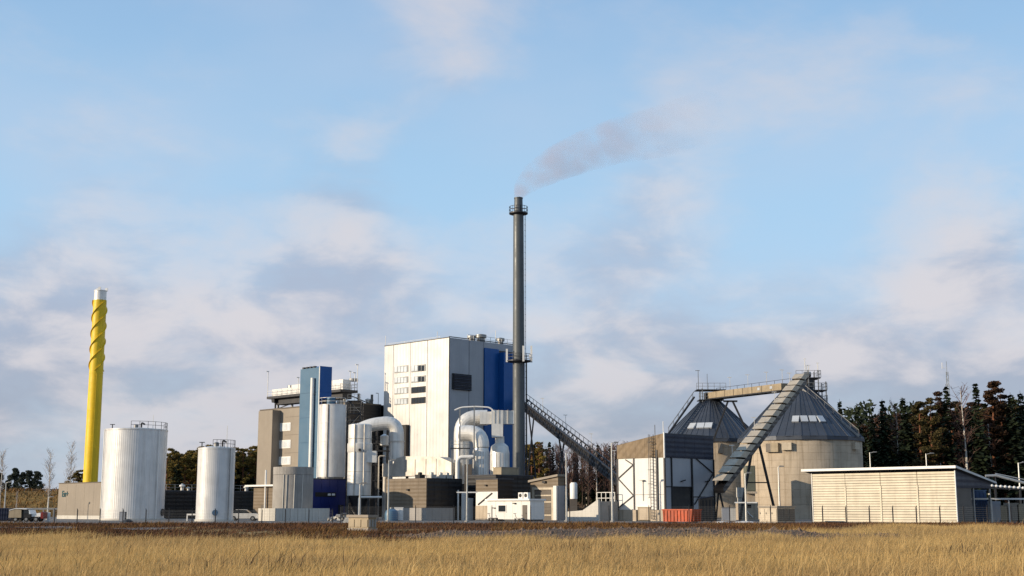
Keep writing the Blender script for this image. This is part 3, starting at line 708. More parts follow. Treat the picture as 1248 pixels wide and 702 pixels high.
def gas_duct():
    Y = 203; o = P(484, 545, Y); t = thing('flue_gas_duct', 'big silver duct bending down from the scrubber top', 'duct', (o.x, Y, Z0))
    q = lambda px, py, dy=0: tuple(P(px, py, Y + dy) - Vector((o.x, Y, 0)))
    r = (W(492.5, 545, Y).x - W(476, 545, Y).x) / 2
    part('bend', 'silver', t, lambda b: b.tube(elbow([q(441, 522), q(446, 518.5), q(484, 514), q(484, 545)], r * 1.9, 7), r, 20))
    part('riser', 'silver', t, lambda b: b.tube([q(484, 540), q(483.5, 562)], r * 1.03, 20), True)
    part('flange', 'silver_dull', t, lambda b: b.tube([q(484, 539), q(484, 537.4)], r * 1.12, 20))
    # horizontal transition running right
    z1, z0 = zat(558, Y), zat(581, Y); K_ = 1.2; q_ = q; q = lambda px, py, dy=0: (q_(px, py)[0] * K_, *q_(px, py)[1:]); xa = q(471, 570)[0]; xb = q(500, 570)[0]; xc = q(545, 570)[0]; xd = q(561, 570)[0]
    part('transition', 'silver_dull', t, lambda b: b.prism([(xa, z0), (xd, z0 + .1), (xd, z1 - 1.0), (xc, z1 - .1), (xb, z1 + .15), (xb - 1.6, z1 - .1), (xb - 2.2, z1 - .9), (xa, z1 - .9)], 'y', -r * 1.1, r * 1.2)).rotation_euler = (0, 0, math.radians(-36))
    for px in (487, 501, 514, 528, 541): part('stiffener', 'silver_dull', t, lambda b: b.box(q(px, 570)[0] - .06, q(px, 570)[0] + .06, -r * 1.18, r * 1.22, z0 + .05, z1 - .35)).rotation_euler = (0, 0, math.radians(-36))
    for px in (472, 497, 556): part('support', 'dark_steel', t, lambda b: b.box(q(px, 600)[0] - .15, q(px, 600)[0] + .15, -.15, .15, 0, z0 + .01)).rotation_euler = (0, 0, math.radians(-36))
gas_duct()
def reactor():
    Y = 206; o = P(465, 560, Y); t = thing('pipe_rack', 'dark steel pipe rack with landings between scrubber and duct', 'pipe rack', (o.x, Y, Z0)); H = zat(524, Y)
    for x in (-.85, .9):
        for y in (-.8, 1.2): part('post', 'dark_steel', t, lambda b: b.beam((x, y, 0), (x, y, H), .2))
    for py in (540, 549, 566, 585, 604):
        z = zat(py, Y); l = part('landing', 'dark_steel', t, lambda b: b.box(-1.3, 1.3, -1.0, 1.4, z - .15, z)); part('railing', 'dark_steel', l, lambda b: b.railing([(-1.3, -1, z), (1.3, -1, z)], 1.0, .8, .05))
    part('drum', 'silver', t, lambda b: b.lathe([(.1, zat(545, Y)), (.7, zat(543, Y)), (.7, zat(532, Y)), (.1, zat(529, Y))], 18, (.5, -.9)), True)
    part('pipe', 'silver_dull', t, lambda b: b.tube([(.75, -1.0, 0), (.75, -1.0, zat(566, Y))], .4, 10), True)
    part('pipe', 'silver_dull', t, lambda b: b.tube(elbow([(-.3, -1.0, .2), (-.3, -1.0, zat(556, Y)), (.6, -1.0, zat(556, Y))], .3, 3), .12, 8), True)
reactor()

def filter_set():
    Y = 197
    o = P(586, 580, Y); t = thing('duct_vessel', 'silver vessel fed from above by a broad curved duct', 'vessel', (o.x, Y, Z0)); q = lambda px, py, dy=0: tuple(P(px, py, Y) - Vector((o.x, Y - dy, 0)))
    r = (W(596.3, 560, Y).x - W(576.6, 560, Y).x) / 2; zc = zat(544, Y); zb = zat(583, Y)
    part('shell', 'silver', t, lambda b: b.lathe([(r, 0), (r, zc - .8), (r * .86, zc)], 40), True)
    part('elbow_duct', 'silver', t, lambda b: b.tube(elbow([q(561, 528, 1), q(586.6, 527.5), q(586.6, 545)], 2.0, 7), r * 1.0, 20))
    part('collar', 'silver_dull', t, lambda b: b.lathe([(r * .9, zc - .25), (r * .96, zc - .2), (r * .96, zc + .05), (r * .9, zc + .1)], 32))
    for i in range(9):
        a = -math.pi * (i + .5) / 9; part('rib', 'silver_dull', t, lambda b: b.beam((r * 1.0 * math.cos(a), r * 1.0 * math.sin(a), .1), (r * 1.0 * math.cos(a), r * 1.0 * math.sin(a), zc - .85), .07))
    Y2 = 201; o2 = P(609, 580, Y2); t2 = thing('duct_vessel', 'silver bottle-shaped vessel beside the smokestack foot', 'vessel', (o2.x, Y2, Z0)); q2 = lambda px, py, dy=0: tuple(P(px, py, Y2) - Vector((o2.x, Y2 - dy, 0)))
    r = (W(621, 560, Y2).x - W(597.3, 560, Y2).x) / 2; rn = (W(614, 538, Y2).x - W(603, 538, Y2).x) / 2
    part('shell', 'silver', t2, lambda b: b.lathe([(r, 0), (r, zat(552, Y2)), (r * .93, zat(548, Y2)), (r * .88, zat(544, Y2)), (rn * 1.15, zat(540.5, Y2)), (rn, zat(540, Y2)), (rn, zat(532, Y2))], 40), True)
    for i in range(9):
        a = -math.pi * (i + .5) / 9; part('rib', 'silver_dull', t2, lambda b: b.beam((r * math.cos(a), r * math.sin(a), .1), (r * math.cos(a), r * math.sin(a), zat(552.5, Y2)), .07))
    xa, xb = q2(599, 520)[0], q2(613.4, 520)[0]
    part('down_duct', 'silver', t2, lambda b: b.prism([(xa, zat(500.5, Y2)), (xa + .05, zat(533, Y2)), (xb - .05, zat(533, Y2)), (xb, zat(500.5, Y2))], 'y', -1.0, 1.0))
    xc = q2(626.5, 520)[0]
    part('cross_duct', 'silver', t2, lambda b: b.box(xb - .0, xc, -.8, .9, zat(517, Y2), zat(500.8, Y2)))
    part('cross_duct', 'silver', t2, lambda b: b.box(q2(585, 510)[0], xa, -.6, .8, zat(517, Y2), zat(502, Y2)))
    for px in (603, 608, 619): part('stiffener', 'silver_dull', t2, lambda b: b.box(q2(px, 510)[0] - .05, q2(px, 510)[0] + .05, -1.08, 1.05, zat(516.5, Y2), zat(500, Y2)))
    # great arch duct behind
    Y3 = 203; o3 = P(561, 580, Y3); t3 = thing('arch_duct', 'large silver duct rising and arching right before the boiler house', 'duct', (o3.x, Y3, Z0)); q3 = lambda px, py: tuple(P(px, py, Y3) - Vector((o3.x, Y3, 0)))
    r = (W(572.5, 560, Y3).x - W(553.5, 560, Y3).x) / 2
    part('bend', 'silver', t3, lambda b: b.tube(elbow([q3(562.5, 535), q3(563, 509.5), q3(594, 509)], 2.4, 7), r, 20))
    part('riser', 'silver', t3, lambda b: b.tube([q3(562.2, 590), q3(562.5, 534)], r * 1.0, 20), True)
    part('base', 'dark_steel', t3, lambda b: b.tube([(q3(561, 590)[0], 0, 0), q3(561, 589)], r * .8, 12))
    # service gantry with thin pipes
    Y4 = 195; o4 = P(567, 580, Y4); t4 = thing('service_gantry', 'thin steel gantry with white pipes over the silver vessels', 'gantry', (o4.x, Y4, Z0)); q4 = lambda px, py: tuple(P(px, py, Y4) - Vector((o4.x, Y4, 0)))
    for px, py in ((560.5, 498), (578, 494), (551, 548)): part('post', 'grey_steel', t4, lambda b: b.beam((q4(px, 580)[0], 0, 0), q4(px, py), .2))
    part('top_pipe', 'white_paint', t4, lambda b: b.tube(elbow([q4(554, 500), q4(562, 496.5), q4(580, 495.5), q4(597, 496.5), q4(603, 502)], .4, 3), .12, 8), True)
    part('platform', 'dark_steel', t4, lambda b: b.box(q4(549, 547)[0], q4(573, 547)[0], -.6, .8, zat(546, Y4) - .12, zat(546, Y4)))
    part('railing', 'grey_steel', t4, lambda b: b.railing([(q4(549, 547)[0], -.6, zat(546, Y4)), (q4(573, 547)[0], -.6, zat(546, Y4))], 1.0, .9, .05))
    part('swan_neck_pipe', 'white_paint', t4, lambda b: b.tube(elbow([(q4(557.5, 590)[0], -.4, 3), q4(557.5, 557), q4(577, 557)], .9, 4), .32, 10), True)
    part('cabinet', 'taupe_dark', t4, lambda b: b.box(q4(566, 580)[0], q4(575, 580)[0], -.3, .8, 0, zat(566, Y4)))
filter_set()

# ------------------------------------------------------------------ low buildings in the middle
def low_brown():
    b = Bld('low_plant_house', 'low house with brown left wall, black right wall and pale plinth', 'building', 520, 600, 182)
    Ll = b.L(470.5, 600)[0]; Lr = b.R(563, 600)[0]; h = b.L(510, 583)[1]
    z1 = b.L(520, 619)[1]
    bx('core', 'black_clad', b.root, .06, Lr, .06, Ll, 0, h - .05)
    n = 5
    for i in range(n):
        bx('brown_panel', 'brown_clad', b.root, 0, .055, .06 + (Ll - .06) * i / n + .015, .06 + (Ll - .06) * (i + 1) / n - .015, z1 + .01, h)
        bx('black_panel', 'black_clad', b.root, .065 + Lr * i / n, Lr * (i + 1) / n + .03, 0, .055, z1 + .01, h)
    bx('roof', 'roof_felt', b.root, .1, Lr, .1, Ll, h - .047, h + .03)
    yl = b.L(490, 626, -.5)[0]; xr = b.R(554, 626, -.5)[0]
    bx('plinth_wall', 'concrete_grey', b.root, -.5, -.1, -.5, yl, 0, z1); bx('plinth_wall', 'concrete_grey', b.root, -.099, xr, -.5, -.1, 0, z1)
    y, z = b.L(498, 597); bx('wall_lamp', 'black_paint', b.root, -.25, -.003, y - .2, y + .2, z - .12, z + .12)
    for px in (512, 526, 537, 545):
        x = b.R(px, 581, 1.2)[0] if px > 520 else 1.0
        y = 1.2 if px > 520 else b.L(px, 581, 1.0)[0]
        part('roof_unit', 'black_paint' if px == 512 else 'pole_galv', b.root, lambda m: m.box(x - .5, x + .5, y - .5, y + .5, h + .03, h + .55).lathe([(.3, h + .551), (.3, h + .85), (.1, h + .9)], 10, (x, y)))
    # open porch at the right end
    x0 = b.R(556, 610)[0]; part('porch_post', 'white_paint', b.root, lambda m: m.beam((x0, -.4, 0), (x0, -.4, z1 + 2.5), .16))
    for px, py, w_ in ((566, 600, .3), (572, 607, .45)):
        x = b.R(px, 620, -1)[0]; z = b.R(px, py, -1)[1]; part('gas_cabinet', 'white_paint', b.root, lambda m: m.box(x - w_, x + w_, -1.3, -.7, 0, z))
low_brown()
def dark_box():
    b = Bld('black_hall', 'black low hall below the smokestack behind the white cabin', 'building', 604, 600, 186)
    Lr = b.R(650, 600)[0]; h = b.R(625, 580)[1]
    bx('wall', 'black_clad', b.root, 0, Lr, 0, 6, 0, h); bx('roof', 'roof_felt', b.root, -.1, Lr + .1, -.1, 6.1, h + .003, h + .15)
    for i in range(7): bx('panel', 'black_clad', b.root, Lr * i / 7 + .02, Lr * (i + 1) / 7 - .02, -.05, -.003, .1, h - .05)
    x0, x1 = b.R(611, 577, .5)[0], b.R(632, 577, .5)[0]
    t = thing('roof_duct_box', 'beige flat duct box on the black hall roof beneath the smokestack', 'duct box', b.M @ Vector((0, 0, h + .153)), b.a)
    part('body', 'gallery_beige', t, lambda m: m.box(x0, x1, .5, 2.2, 0, 1.0)); part('lid', 'taupe', t, lambda m: m.box(x0 - .06, x1 + .06, .44, 2.26, 1.003, 1.1))
dark_box()
def braced_house():
    b = Bld('braced_house', 'small house with brown band, white wall and black diagonal brace', 'building', 606.5, 600, 181)
    Ll = b.L(580, 600)[0]; h = b.L(593, 584.5)[1]; z2 = b.L(593, 599)[1]; z1 = b.L(593, 616.5)[1]
    bx('core', 'black_clad', b.root, .05, 3, .05, Ll, 0, h)
    bx('brown_band', 'brown_clad', b.root, 0, .045, 0, Ll, z2 + .02, h); bx('white_wall', 'white_clad', b.root, 0, .045, 0, Ll, z1 + .02, z2 - .02); bx('plinth', 'concrete', b.root, -.06, .045, 0, Ll, 0, z1)
    bx('roof', 'roof_felt', b.root, -.1, 3.1, -.1, Ll + .1, h + .003, h + .15)
    y0, za = b.L(583, 615); y1, zb = b.L(600, 601)
    part('brace', 'black_paint', b.root, lambda m: m.beam((-.06, y0, za), (-.06, y1, zb), .1, .16))
    y, z = b.L(593, 591.5); bx('wall_lamp', 'black_paint', b.root, -.25, -.003, y - .16, y + .16, z - .1, z + .1)
braced_house()
def cabin():
    b = Bld('site_cabin', 'white flat-roofed site cabin with a small dark window and door', 'cabin', 646, 620, 166)
    r = b.root; L = b.L(594, 620)[0]; h = b.L(640, 610)[1]
    bx('body', 'white_clad', r, 0, 2.6, 0, L, .25, h); bx('roof', 'white_paint', r, -.3, 2.8, -.15, L + .15, h + .003, h + .22); bx('skid', 'dark_steel', r, .1, 2.5, .1, L - .1, 0, .247)
    for i in range(1, 5): bx('wall_seam', 'concrete_light', r, -.012, -.002, L * i / 5 - .02, L * i / 5 + .02, .27, h - .02)
    w = b.lp('window', 'frame_white', 607, 615, 617.5, 624.5, -.06, -.003); b.lp('pane', 'glass_dark', 608, 616, 616.5, 623.5, -.09, -.062, w)
    d = b.lp('door', 'taupe_dark', 637, 615.5, 642.5, 634, -.06, -.003); b.lp('handle', 'dark_steel', 641.2, 625, 642, 626, -.12, -.062, d)
    b.lp('wall_lamp', 'black_paint', 626.5, 612.8, 629, 614, -.3, -.003); b.lp('wall_lamp', 'black_paint', 601.5, 618.6, 604, 619.5, -.2, -.003)
    for i, px in enumerate((635.5, 642)):
        t = thing('air_conditioner', 'white rooftop fan unit on the site cabin, ' + ('left of the pair' if i == 0 else 'right of the pair'), 'air conditioner', b.M @ Vector((.8, b.L(px, 604, .8)[0], h + .223)), b.a, 'fan units on the cabin roof')
        part('case', 'white_paint', t, lambda m: m.box(-.2, .25, -.38, .38, 0, .8)); part('fan', 'black_paint', t, lambda m: m.tube([(-.23, 0, .42), (-.203, 0, .42)], .25, 14))
    for k, (px, what) in enumerate(((601, 'black-wheeled low cart'), (633, 'grey low handcart'))):
        t = thing('hand_cart', what + ' parked against the site cabin', 'cart', b.M @ Vector((-.9, b.L(px, 634, -.9)[0], 0)), b.a + math.pi / 2)
        part('bed', 'dark_steel' if k == 0 else 'grey_steel', t, lambda m: m.box(-.6, .6, -.3, .3, .3, .45)); part('handle', 'dark_steel', t, lambda m: m.beam((.55, 0, .45), (.8, 0, 1.0), .05).beam((.8, -.25, 1.0), (.8, .25, 1.0), .05))
        for x in (-.4, .4):
            for y in (-.34, .3): part('wheel', 'rubber', t, lambda m: m.tube([(x, y, .17), (x, y + .06, .17)], .17, 12))
cabin()
def gate_house():
    b = Bld('door_house', 'narrow brown house with a tall roller door and sloping roof', 'building', 680, 600, 181)
    Ll = b.L(646.5, 600)[0]; z1 = b.L(679, 581)[1]; z2 = b.L(648, 588)[1]; Lr = b.R(688, 610)[0]
    part('wall', 'brown_clad', b.root, lambda m: m.prism([(0, 0), (Ll, 0), (Ll, z2), (0, z1)], 'x', .02, Lr))
    part('roof', 'taupe', b.root, lambda m: m.prism([(-.2, z1 + .05), (Ll + .2, z2 + .0), (Ll + .2, z2 + .3), (-.2, z1 + .35)], 'x', -.3, Lr + .15))
    bx('side_wall', 'grey_clad', b.root, .03, Lr, -.06, -.003, 0, b.R(684, 592)[1])
    d = b.lp('roller_door', 'taupe_dark', 652, 597, 672.5, 634, -.04, .015)
    for i in range(9):
        py = 599 + i * 4; b.lp('slat', 'beige_cover' if i in (1, 3, 7) else 'taupe_dark', 652.3, py, 672.2, py + (1.6 if i in (1, 3, 7) else 3.4), -.09, -.042, d)
    for a, c in ((649.5, 651.8), (672.8, 675.5)): b.lp('door_post', 'beige_cover', a, 594, c, 634, -.14, .015)
    b.lp('door_head', 'beige_cover', 649.5, 594.2, 675.5, 596.8, -.16, -.141)
    b.lp('white_bay', 'white_clad', 676, 592, 679.8, 634, -.3, .015)
    y, z = b.L(664, 587.5); bx('wall_lamp', 'black_paint', b.root, -.25, .01, y - .3, y + .3, z - .15, z + .15)
gate_house()
def ramp():
    Y = 176; X = lambda px: W(px, 620, Y).x; x0 = X(691)
    b = Bld('loading_ramp', 'pale concrete loading ramp with a slanting side wall', 'ramp', 729, 620, 172); t = b.root; q = lambda px, py: b.L(px, py)
    part('wing_wall', 'concrete_light', t, lambda m: m.prism([(0, 0), q(728.8, 608.5), q(710, 622), q(691, 623.5), (q(691, 620)[0], 0)], 'x', 0, .35))
    part('deck', 'concrete_grey', t, lambda m: m.prism([(.02, 0), (.02, q(728, 611)[1]), (q(712, 620)[0], .7), (q(691, 620)[0] - .1, .2), (q(691, 620)[0] - .1, 0)], 'x', .353, 4))
    part('back_wall', 'concrete_grey', t, lambda m: m.box(4.02, 7.5, .6, .95, 0, q(728, 609)[1]))
    part('railing', 'rail_white', t, lambda m: m.railing([(3.6, .2, q(729, 611)[1] - .3), (3.6, q(706, 610)[0], q(729, 611)[1] - .3)], 1.5, .8, .08))
    s = thing('dust_bin', 'upright white filter drum on a brown stand by the ramp', 'drum', (X(701), Y + 4, Z0))
    part('stand', 'taupe_dark', s, lambda m: m.box(-.5, .45, -.4, .4, 0, zat(608, Y + 4)))
    part('drum', 'white_paint', s, lambda m: m.lathe([(.5, zat(608, Y + 4)), (.52, zat(590, Y + 4)), (.35, zat(588, Y + 4))], 18), True)
    st = thing('outside_stair', 'short steel stair leaning on the braced white building', 'stair', (X(740), 180, Z0))
    for yy in (0, .9): part('stringer', 'rail_white', st, lambda m: m.beam((-.6, yy, .1), (1.4, yy, 2.4), .12, .25))
    for i in range(9): part('tread', 'grey_steel', st, lambda m: m.box(-.55 + .22 * i, -.3 + .22 * i, .05, .85, .2 + .25 * i, .25 + .25 * i))
    part('handrail', 'rail_white', st, lambda m: m.beam((-.6, 0, 1.1), (1.4, 0, 3.4), .06).beam((-.6, 0, .1), (-.6, 0, 1.1), .06).beam((1.4, 0, 2.4), (1.4, 0, 3.4), .06))
ramp()

# ------------------------------------------------------------------ conveyors
def truss_conveyor(name, label, A, B, w, hgt, m_main, m_deck, legs=(), bays=18, covers=None, solid=False):
    A = Vector(A); B = Vector(B); t = thing(name, label, 'conveyor', (A.x, A.y, A.z)); d = B - A; L = d.length; dn = d.normalized(); side = Vector((dn.y, -dn.x, 0)).normalized()
    up = side.cross(dn).normalized()
    if up.z < 0: up = -up
    q = lambda s, a, u: dn * (s * L) + side * (a * w / 2) + up * u
    if solid:
        part('side_shell', m_deck, t, lambda b: b.add([q(s, a, u) for s in (0, 1) for u in (0, hgt) for a in (-1, 1)], [(0, 2, 3, 1), (4, 5, 7, 6), (0, 1, 5, 4), (2, 6, 7, 3), (0, 4, 6, 2), (1, 3, 7, 5)]))
    else:
        part('deck', m_deck, t, lambda b: b.add([q(s, a, u) for s in (0, 1) for u in (.0, .12) for a in (-.9, .9)], [(0, 2, 3, 1), (4, 5, 7, 6), (0, 1, 5, 4), (2, 6, 7, 3), (0, 4, 6, 2), (1, 3, 7, 5)]))
        for a in (-1, 1):
            tr = part('side_truss', m_main, t, lambda b: [b.beam(q(0, a, u), q(1, a, u), .18) for u in (0, hgt)] + [(b.beam(q(i / bays, a, 0), q((i + .5) / bays, a, hgt), .12), b.beam(q((i + .5) / bays, a, hgt), q((i + 1) / bays, a, 0), .12)) for i in range(bays)])
        part('belt_cover', m_deck, t, lambda b: b.add([q(s, a, u) for s in (0, 1) for u in (hgt * .35, hgt * .7) for a in (-.45, .45)], [(0, 2, 3, 1), (4, 5, 7, 6), (0, 1, 5, 4), (2, 6, 7, 3), (0, 4, 6, 2), (1, 3, 7, 5)]))
        part('railing', m_main, t, lambda b: [b.beam(q(i / bays, -1, hgt), q(i / bays, -1, hgt + .9), .07) for i in range(bays + 1)] + [b.beam(q(0, -1, hgt + .9), q(1, -1, hgt + .9), .07)])
    if solid and not covers:
        for a in (-1.02, 1.02): part('lower_chord', m_main, t, lambda b: b.beam(q(0, a, -.08), q(1, a, -.08), .2))
        part('railing', m_main, t, lambda b: [b.beam(q(i / bays, -1, hgt), q(i / bays, -1, hgt + .8), .06) for i in range(bays + 1)] + [b.beam(q(0, -1, hgt + .8), q(1, -1, hgt + .8), .06)])
        for s in (.70, .86): part('hatch', 'skylight', t, lambda b: [b.beam(q(s, 1.03, hgt * .55), q(s + .03, 1.03, hgt * .55), .06, .45)])
        for i in range(1, 8): part('shell_rib', 'taupe_dark', t, lambda b: [b.beam(q(i / 8, 1.02, .02), q(i / 8, 1.02, hgt), .08)])
    if covers:
        n, ch = covers; sh = ch * up.z / (L * dn.z)      # stepped hoods with level joints
        for i in range(n):
            pr = .06 * (i % 2)
            part('cover_panel', 'beige_cover', t, lambda b: b.add([q(s + (sh if u < hgt + .1 else 0), a * (1.08 + pr), u) for s in (i / n + .004, (i + 1) / n - .008) for u in (hgt + .01, hgt + ch + pr) for a in (-1, 1)], [(0, 2, 3, 1), (4, 5, 7, 6), (0, 1, 5, 4), (2, 6, 7, 3), (0, 4, 6, 2), (1, 3, 7, 5)]))
    for s, spread in legs:
        c = A + dn * (s * L)
        for sg in (-1, 1):
            foot = Vector((c.x + sg * spread, c.y + .6 * sg, Z0)) - A
            part('leg', m_main, t, lambda b: b.beam(q(s, sg * .7, 0), foot, .28))
        z = c.z - A.z
        part('leg_brace', m_main, t, lambda b: b.beam(q(s, -.7, 0).lerp(Vector((c.x - spread - A.x, c.y - .6 - A.y, Z0 - A.z)), .5), q(s, .7, 0).lerp(Vector((c.x + spread - A.x, c.y + .6 - A.y, Z0 - A.z)), .5), .16))
    for s in (.2, .45, .7, .9):
        part('lamp_mast', 'rail_white', t, lambda b: b.beam(q(s, -1, hgt), q(s, -1, hgt) + Vector((0, 0, 2.4)), .07).beam(q(s, -1, hgt) + Vector((-.4, 0, 2.4)), q(s, -1, hgt) + Vector((.3, 0, 2.4)), .1))
    return t
truss_conveyor('fuel_conveyor', 'dark steel truss conveyor sloping down right from the boiler house', W(636, 495, 250), W(757, 591, 200), 1.5, 1.5, 'dark_steel', 'dark_steel', legs=((.12, 1.6), (.46, 1.6)), bays=24)
# ------------------------------------------------------------------ receiving building
def receiving():
    b = Bld('receiving_house', 'tall white braced building with brown and navy upper band', 'building', 810, 580, 170)
    Ll = b.L(753, 590)[0]; Lr = b.R(870, 590)[0]; zc = b.L(810, 528)[1]; zl = b.L(752, 543)[1]; zb = b.L(790, 558)[1]; zp = b.L(790, 621.5)[1]
    zr = b.R(869, 531.5)[1]
    bx('core', 'dark_steel', b.root, .1, Lr - .02, .1, Ll - .02, 0, zb)
    part('upper_core', 'navy_clad', b.root, lambda m: m.prism([(.05, zb + .002), (Ll, zb + .002), (Ll, zl - .1), (.05, zc - .1)], 'x', .05, Lr))
    n = 5                                               # brown band: vertical bays with slanting top
    for i in range(n):
        y0, y1 = Ll * i / n + .01, Ll * (i + 1) / n - .01; f = lambda y: zc + (zl - zc) * y / Ll
        part('brown_panel', 'brown_wood', b.root, lambda m: m.prism([(y0, zb), (y1, zb), (y1, f(y1)), (y0, f(y0))], 'x', -.1, .045))
        bx('navy_panel', 'navy_clad', b.root, .05 + (Lr - .05) * i / n + .01, .05 + (Lr - .05) * (i + 1) / n - .01, -.1, .045, zb, zc + (zr - zc) * (i + .5) / n)
    bx('corner_trim', 'white_paint', b.root, -.14, .04, -.14, -.002, zb - .1, zc + .1)
    part('roof', 'roof_felt', b.root, lambda m: m.prism([(-.12, zc - .09), (Ll + .1, zl - .09), (Ll + .1, zl + .05), (-.12, zc + .05)], 'x', .06, Lr + .1))
    # white wall sheets and steel frame
    ly = [0.0, b.L(773, 590)[0], Ll]
    for a, c in zip(ly[:-1], ly[1:]): bx('white_panel', 'white_clad', b.root, 0, .095, a + .1, c - .1, zp + .02, zb - .03)
    for y in ly: part('frame_post', 'dark_steel', b.root, lambda m: m.box(-.1, .098, y - .1, y + .1, zp, zb - .01))
    bx('frame_rail', 'grey_steel', b.root, -.03, -.002, .1, ly[1] - .1, b.L(790, 603)[1], b.L(790, 602.3)[1])
    pts = [(755.5, 583.5), (770, 566), (770, 564)]
    zz = [b.L(770, 560)[1], b.L(770, 566.5)[1], b.L(770, 583)[1], b.L(770, 604)[1], b.L(770, 619)[1]]
    def br(m, ya, za, yb, zb_): m.beam((-.06, ya, za), (-.06, yb, zb_), .1, .13)
    for k in range(4):
        ya, yb = (ly[1] + .1, Ll - .1) if k % 2 else (Ll - .1, ly[1] + .1)
        if k == 0: ya = (ly[1] + Ll) / 2
        part('brace', 'dark_steel', b.root, lambda m: br(m, ya, zz[k], yb, zz[k + 1]))
    bx('plinth', 'concrete', b.root, -.12, .098, b.L(776, 628)[0], Ll + .05, 0, zp); bx('plinth', 'concrete', b.root, -.12, .098, .0, b.L(793.5, 628)[0], 0, zp)
    d = b.lp('door', 'gallery_beige', 778, 618, 793, 634, -.1, .096); b.lp('door_frame', 'frame_white', 776.5, 616.6, 794, 617.9, -.16, .096)
    b.lp('door_leaf', 'concrete', 780, 619.5, 791.5, 633.5, -.14, -.102, d)
    ya = b.L(797, 590)[0]
    def lad(m):
        z0, z1 = .3, zc - .1
        for q in (-.28, .28): m.beam((-.35, ya + q, z0), (-.35, ya + q, z1), .06)
        for i in range(int((z1 - z0) / .4)): m.beam((-.35, ya - .28, z0 + i * .4), (-.35, ya + .28, z0 + i * .4), .05)
        for i in range(6):
            z = 3 + i * 1.8
            if z < z1: m.beam((-.35, ya - .28, z), (-1.0, ya - .2, z), .05); m.beam((-1.0, ya - .2, z), (-1.0, ya + .2, z), .05); m.beam((-1.0, ya + .2, z), (-.35, ya + .28, z), .05)
        m.beam((-1.0, ya, 3), (-1.0, ya, z1), .05)
    part('caged_ladder', 'dark_steel', b.root, lad)
    part('cable_duct', 'dark_steel', b.root, lambda m: m.box(-.2, -.003, ya - .75, ya - .5, zp, zb + 1))
    y, z = b.L(784, 586); part('wall_lamp', 'grey_steel', b.root, lambda m: m.beam((-.1, y, z - 2.6), (-.1, y, z), .06).box(-.5, -.05, y - .3, y + .3, z, z + .12))
    # right-hand face
    rx = [0.0] + [b.R(px, 590)[0] for px in (818.5, 843)] + [Lr]; dz = b.R(830, 594)[1]; zm = b.R(830, 606)[1]
    bx('grey_panel', 'grey_clad', b.root, rx[0] + .12, rx[1] - .1, 0, .095, .1, zb - .03)
    bx('grey_panel', 'grey_clad', b.root, rx[1] + .1, rx[2] - .1, 0, .095, dz + .1, zb - .03); bx('grey_panel', 'grey_clad', b.root, rx[2] + .12, rx[3] - .1, 0, .095, .1, zb - .03)
    for i, x in enumerate(rx): bx('frame_post', 'black_paint', b.root, max(x, .04) - .09, x + .09 + (.1 if i == 2 else 0), -.14, .099, 0, zb - .01)
    bx('frame_rail', 'black_paint', b.root, rx[0] + .13, rx[2] - .1, -.08, -.003, dz, dz + .12); bx('frame_rail', 'black_paint', b.root, rx[2] + .2, rx[3] - .1, -.08, -.003, zm, zm + .12)
    bx('gate', 'black_paint', b.root, rx[1] + .1, rx[2] - .4, .02, .09, 0, dz)
    for (xa, za_), (xb, zb_) in ((b.R(848, 559), b.R(869, 577)), (b.R(869, 577), b.R(846, 615))): part('brace', 'black_paint', b.root, lambda m: m.beam((xa, -.07, za_), (xb, -.07, zb_), .1, .13))
    for px, py in ((831, 586), (861, 586.5)):
        x, z = b.R(px, py); part('wall_lamp', 'black_paint', b.root, lambda m: m.beam((x - .35, -.1, z - .1), (x + .35, -.35, z + .1), .14))
    part('roof_mast', 'rail_white', b.root, lambda m: m.beam((.4, .4, zc), (.4, .4, zc + 1.6), .06))
    part('roof_mast', 'dark_steel', b.root, lambda m: m.beam((.4, ya, zc - .3), (.4, ya, zc + 1.2), .06))
receiving()
def skips():
    b = Bld('orange_skip', 'orange ribbed steel skip container before the braced building', 'skip', 843.5, 628, 153); t = b.root
    L = b.L(807.5, 628)[0]; h = b.L(840, 620.5)[1]; Wd = b.R(855, 628)[0]
    part('body', 'orange_skip', t, lambda m: m.prism([(.1, .1), (L - .1, .1), (L, h), (0, h)], 'x', 0, Wd))
    for x in (-.06, Wd + .002): bx('rim', 'orange_skip', t, x, x + .058, -.06, L + .06, h - .14, h)
    for i in range(9):
        y = .2 + (L - .4) * i / 8; bx('rib', 'orange_skip', t, -.1, -.003, y - .05, y + .05, .15, h - .15)
    for i in range(3): bx('end_rib', 'orange_skip', t, Wd * (i + .35) / 3, Wd * (i + .6) / 3, -.06, .06, .2, h - .16)
    for y in (.5, L - .7): bx('skid', 'dark_steel', t, .1, Wd - .1, y, y + .2, 0, .098)
    Y = 164; x0 = W(853.5, 620, Y).x; L = W(870, 620, Y).x - x0; h = zat(605, Y)
    t = thing('black_bin', 'tall black waste container right of the orange skip', 'container', (x0, Y, Z0))
    part('body', 'black_paint', t, lambda m: m.prism([(0, .1), (L, .1), (L, h), (0, h - .3)], 'y', 0, 1.6)); part('lid', 'navy_clad', t, lambda m: m.prism([(-.05, h - .29), (L + .05, h + .01), (L + .05, h + .1), (-.05, h - .2)], 'y', -.06, 1.66))
    for i in range(4): bx('rib', 'black_paint', t, L * (i + .4) / 4, L * (i + .6) / 4, -.07, -.003, .15, h - .4)
    for x in (.15, L - .4): part('wheel', 'rubber', t, lambda m: m.tube([(x + .1, .1, .1), (x + .1, .3, .1)], .1, 10))
skips()

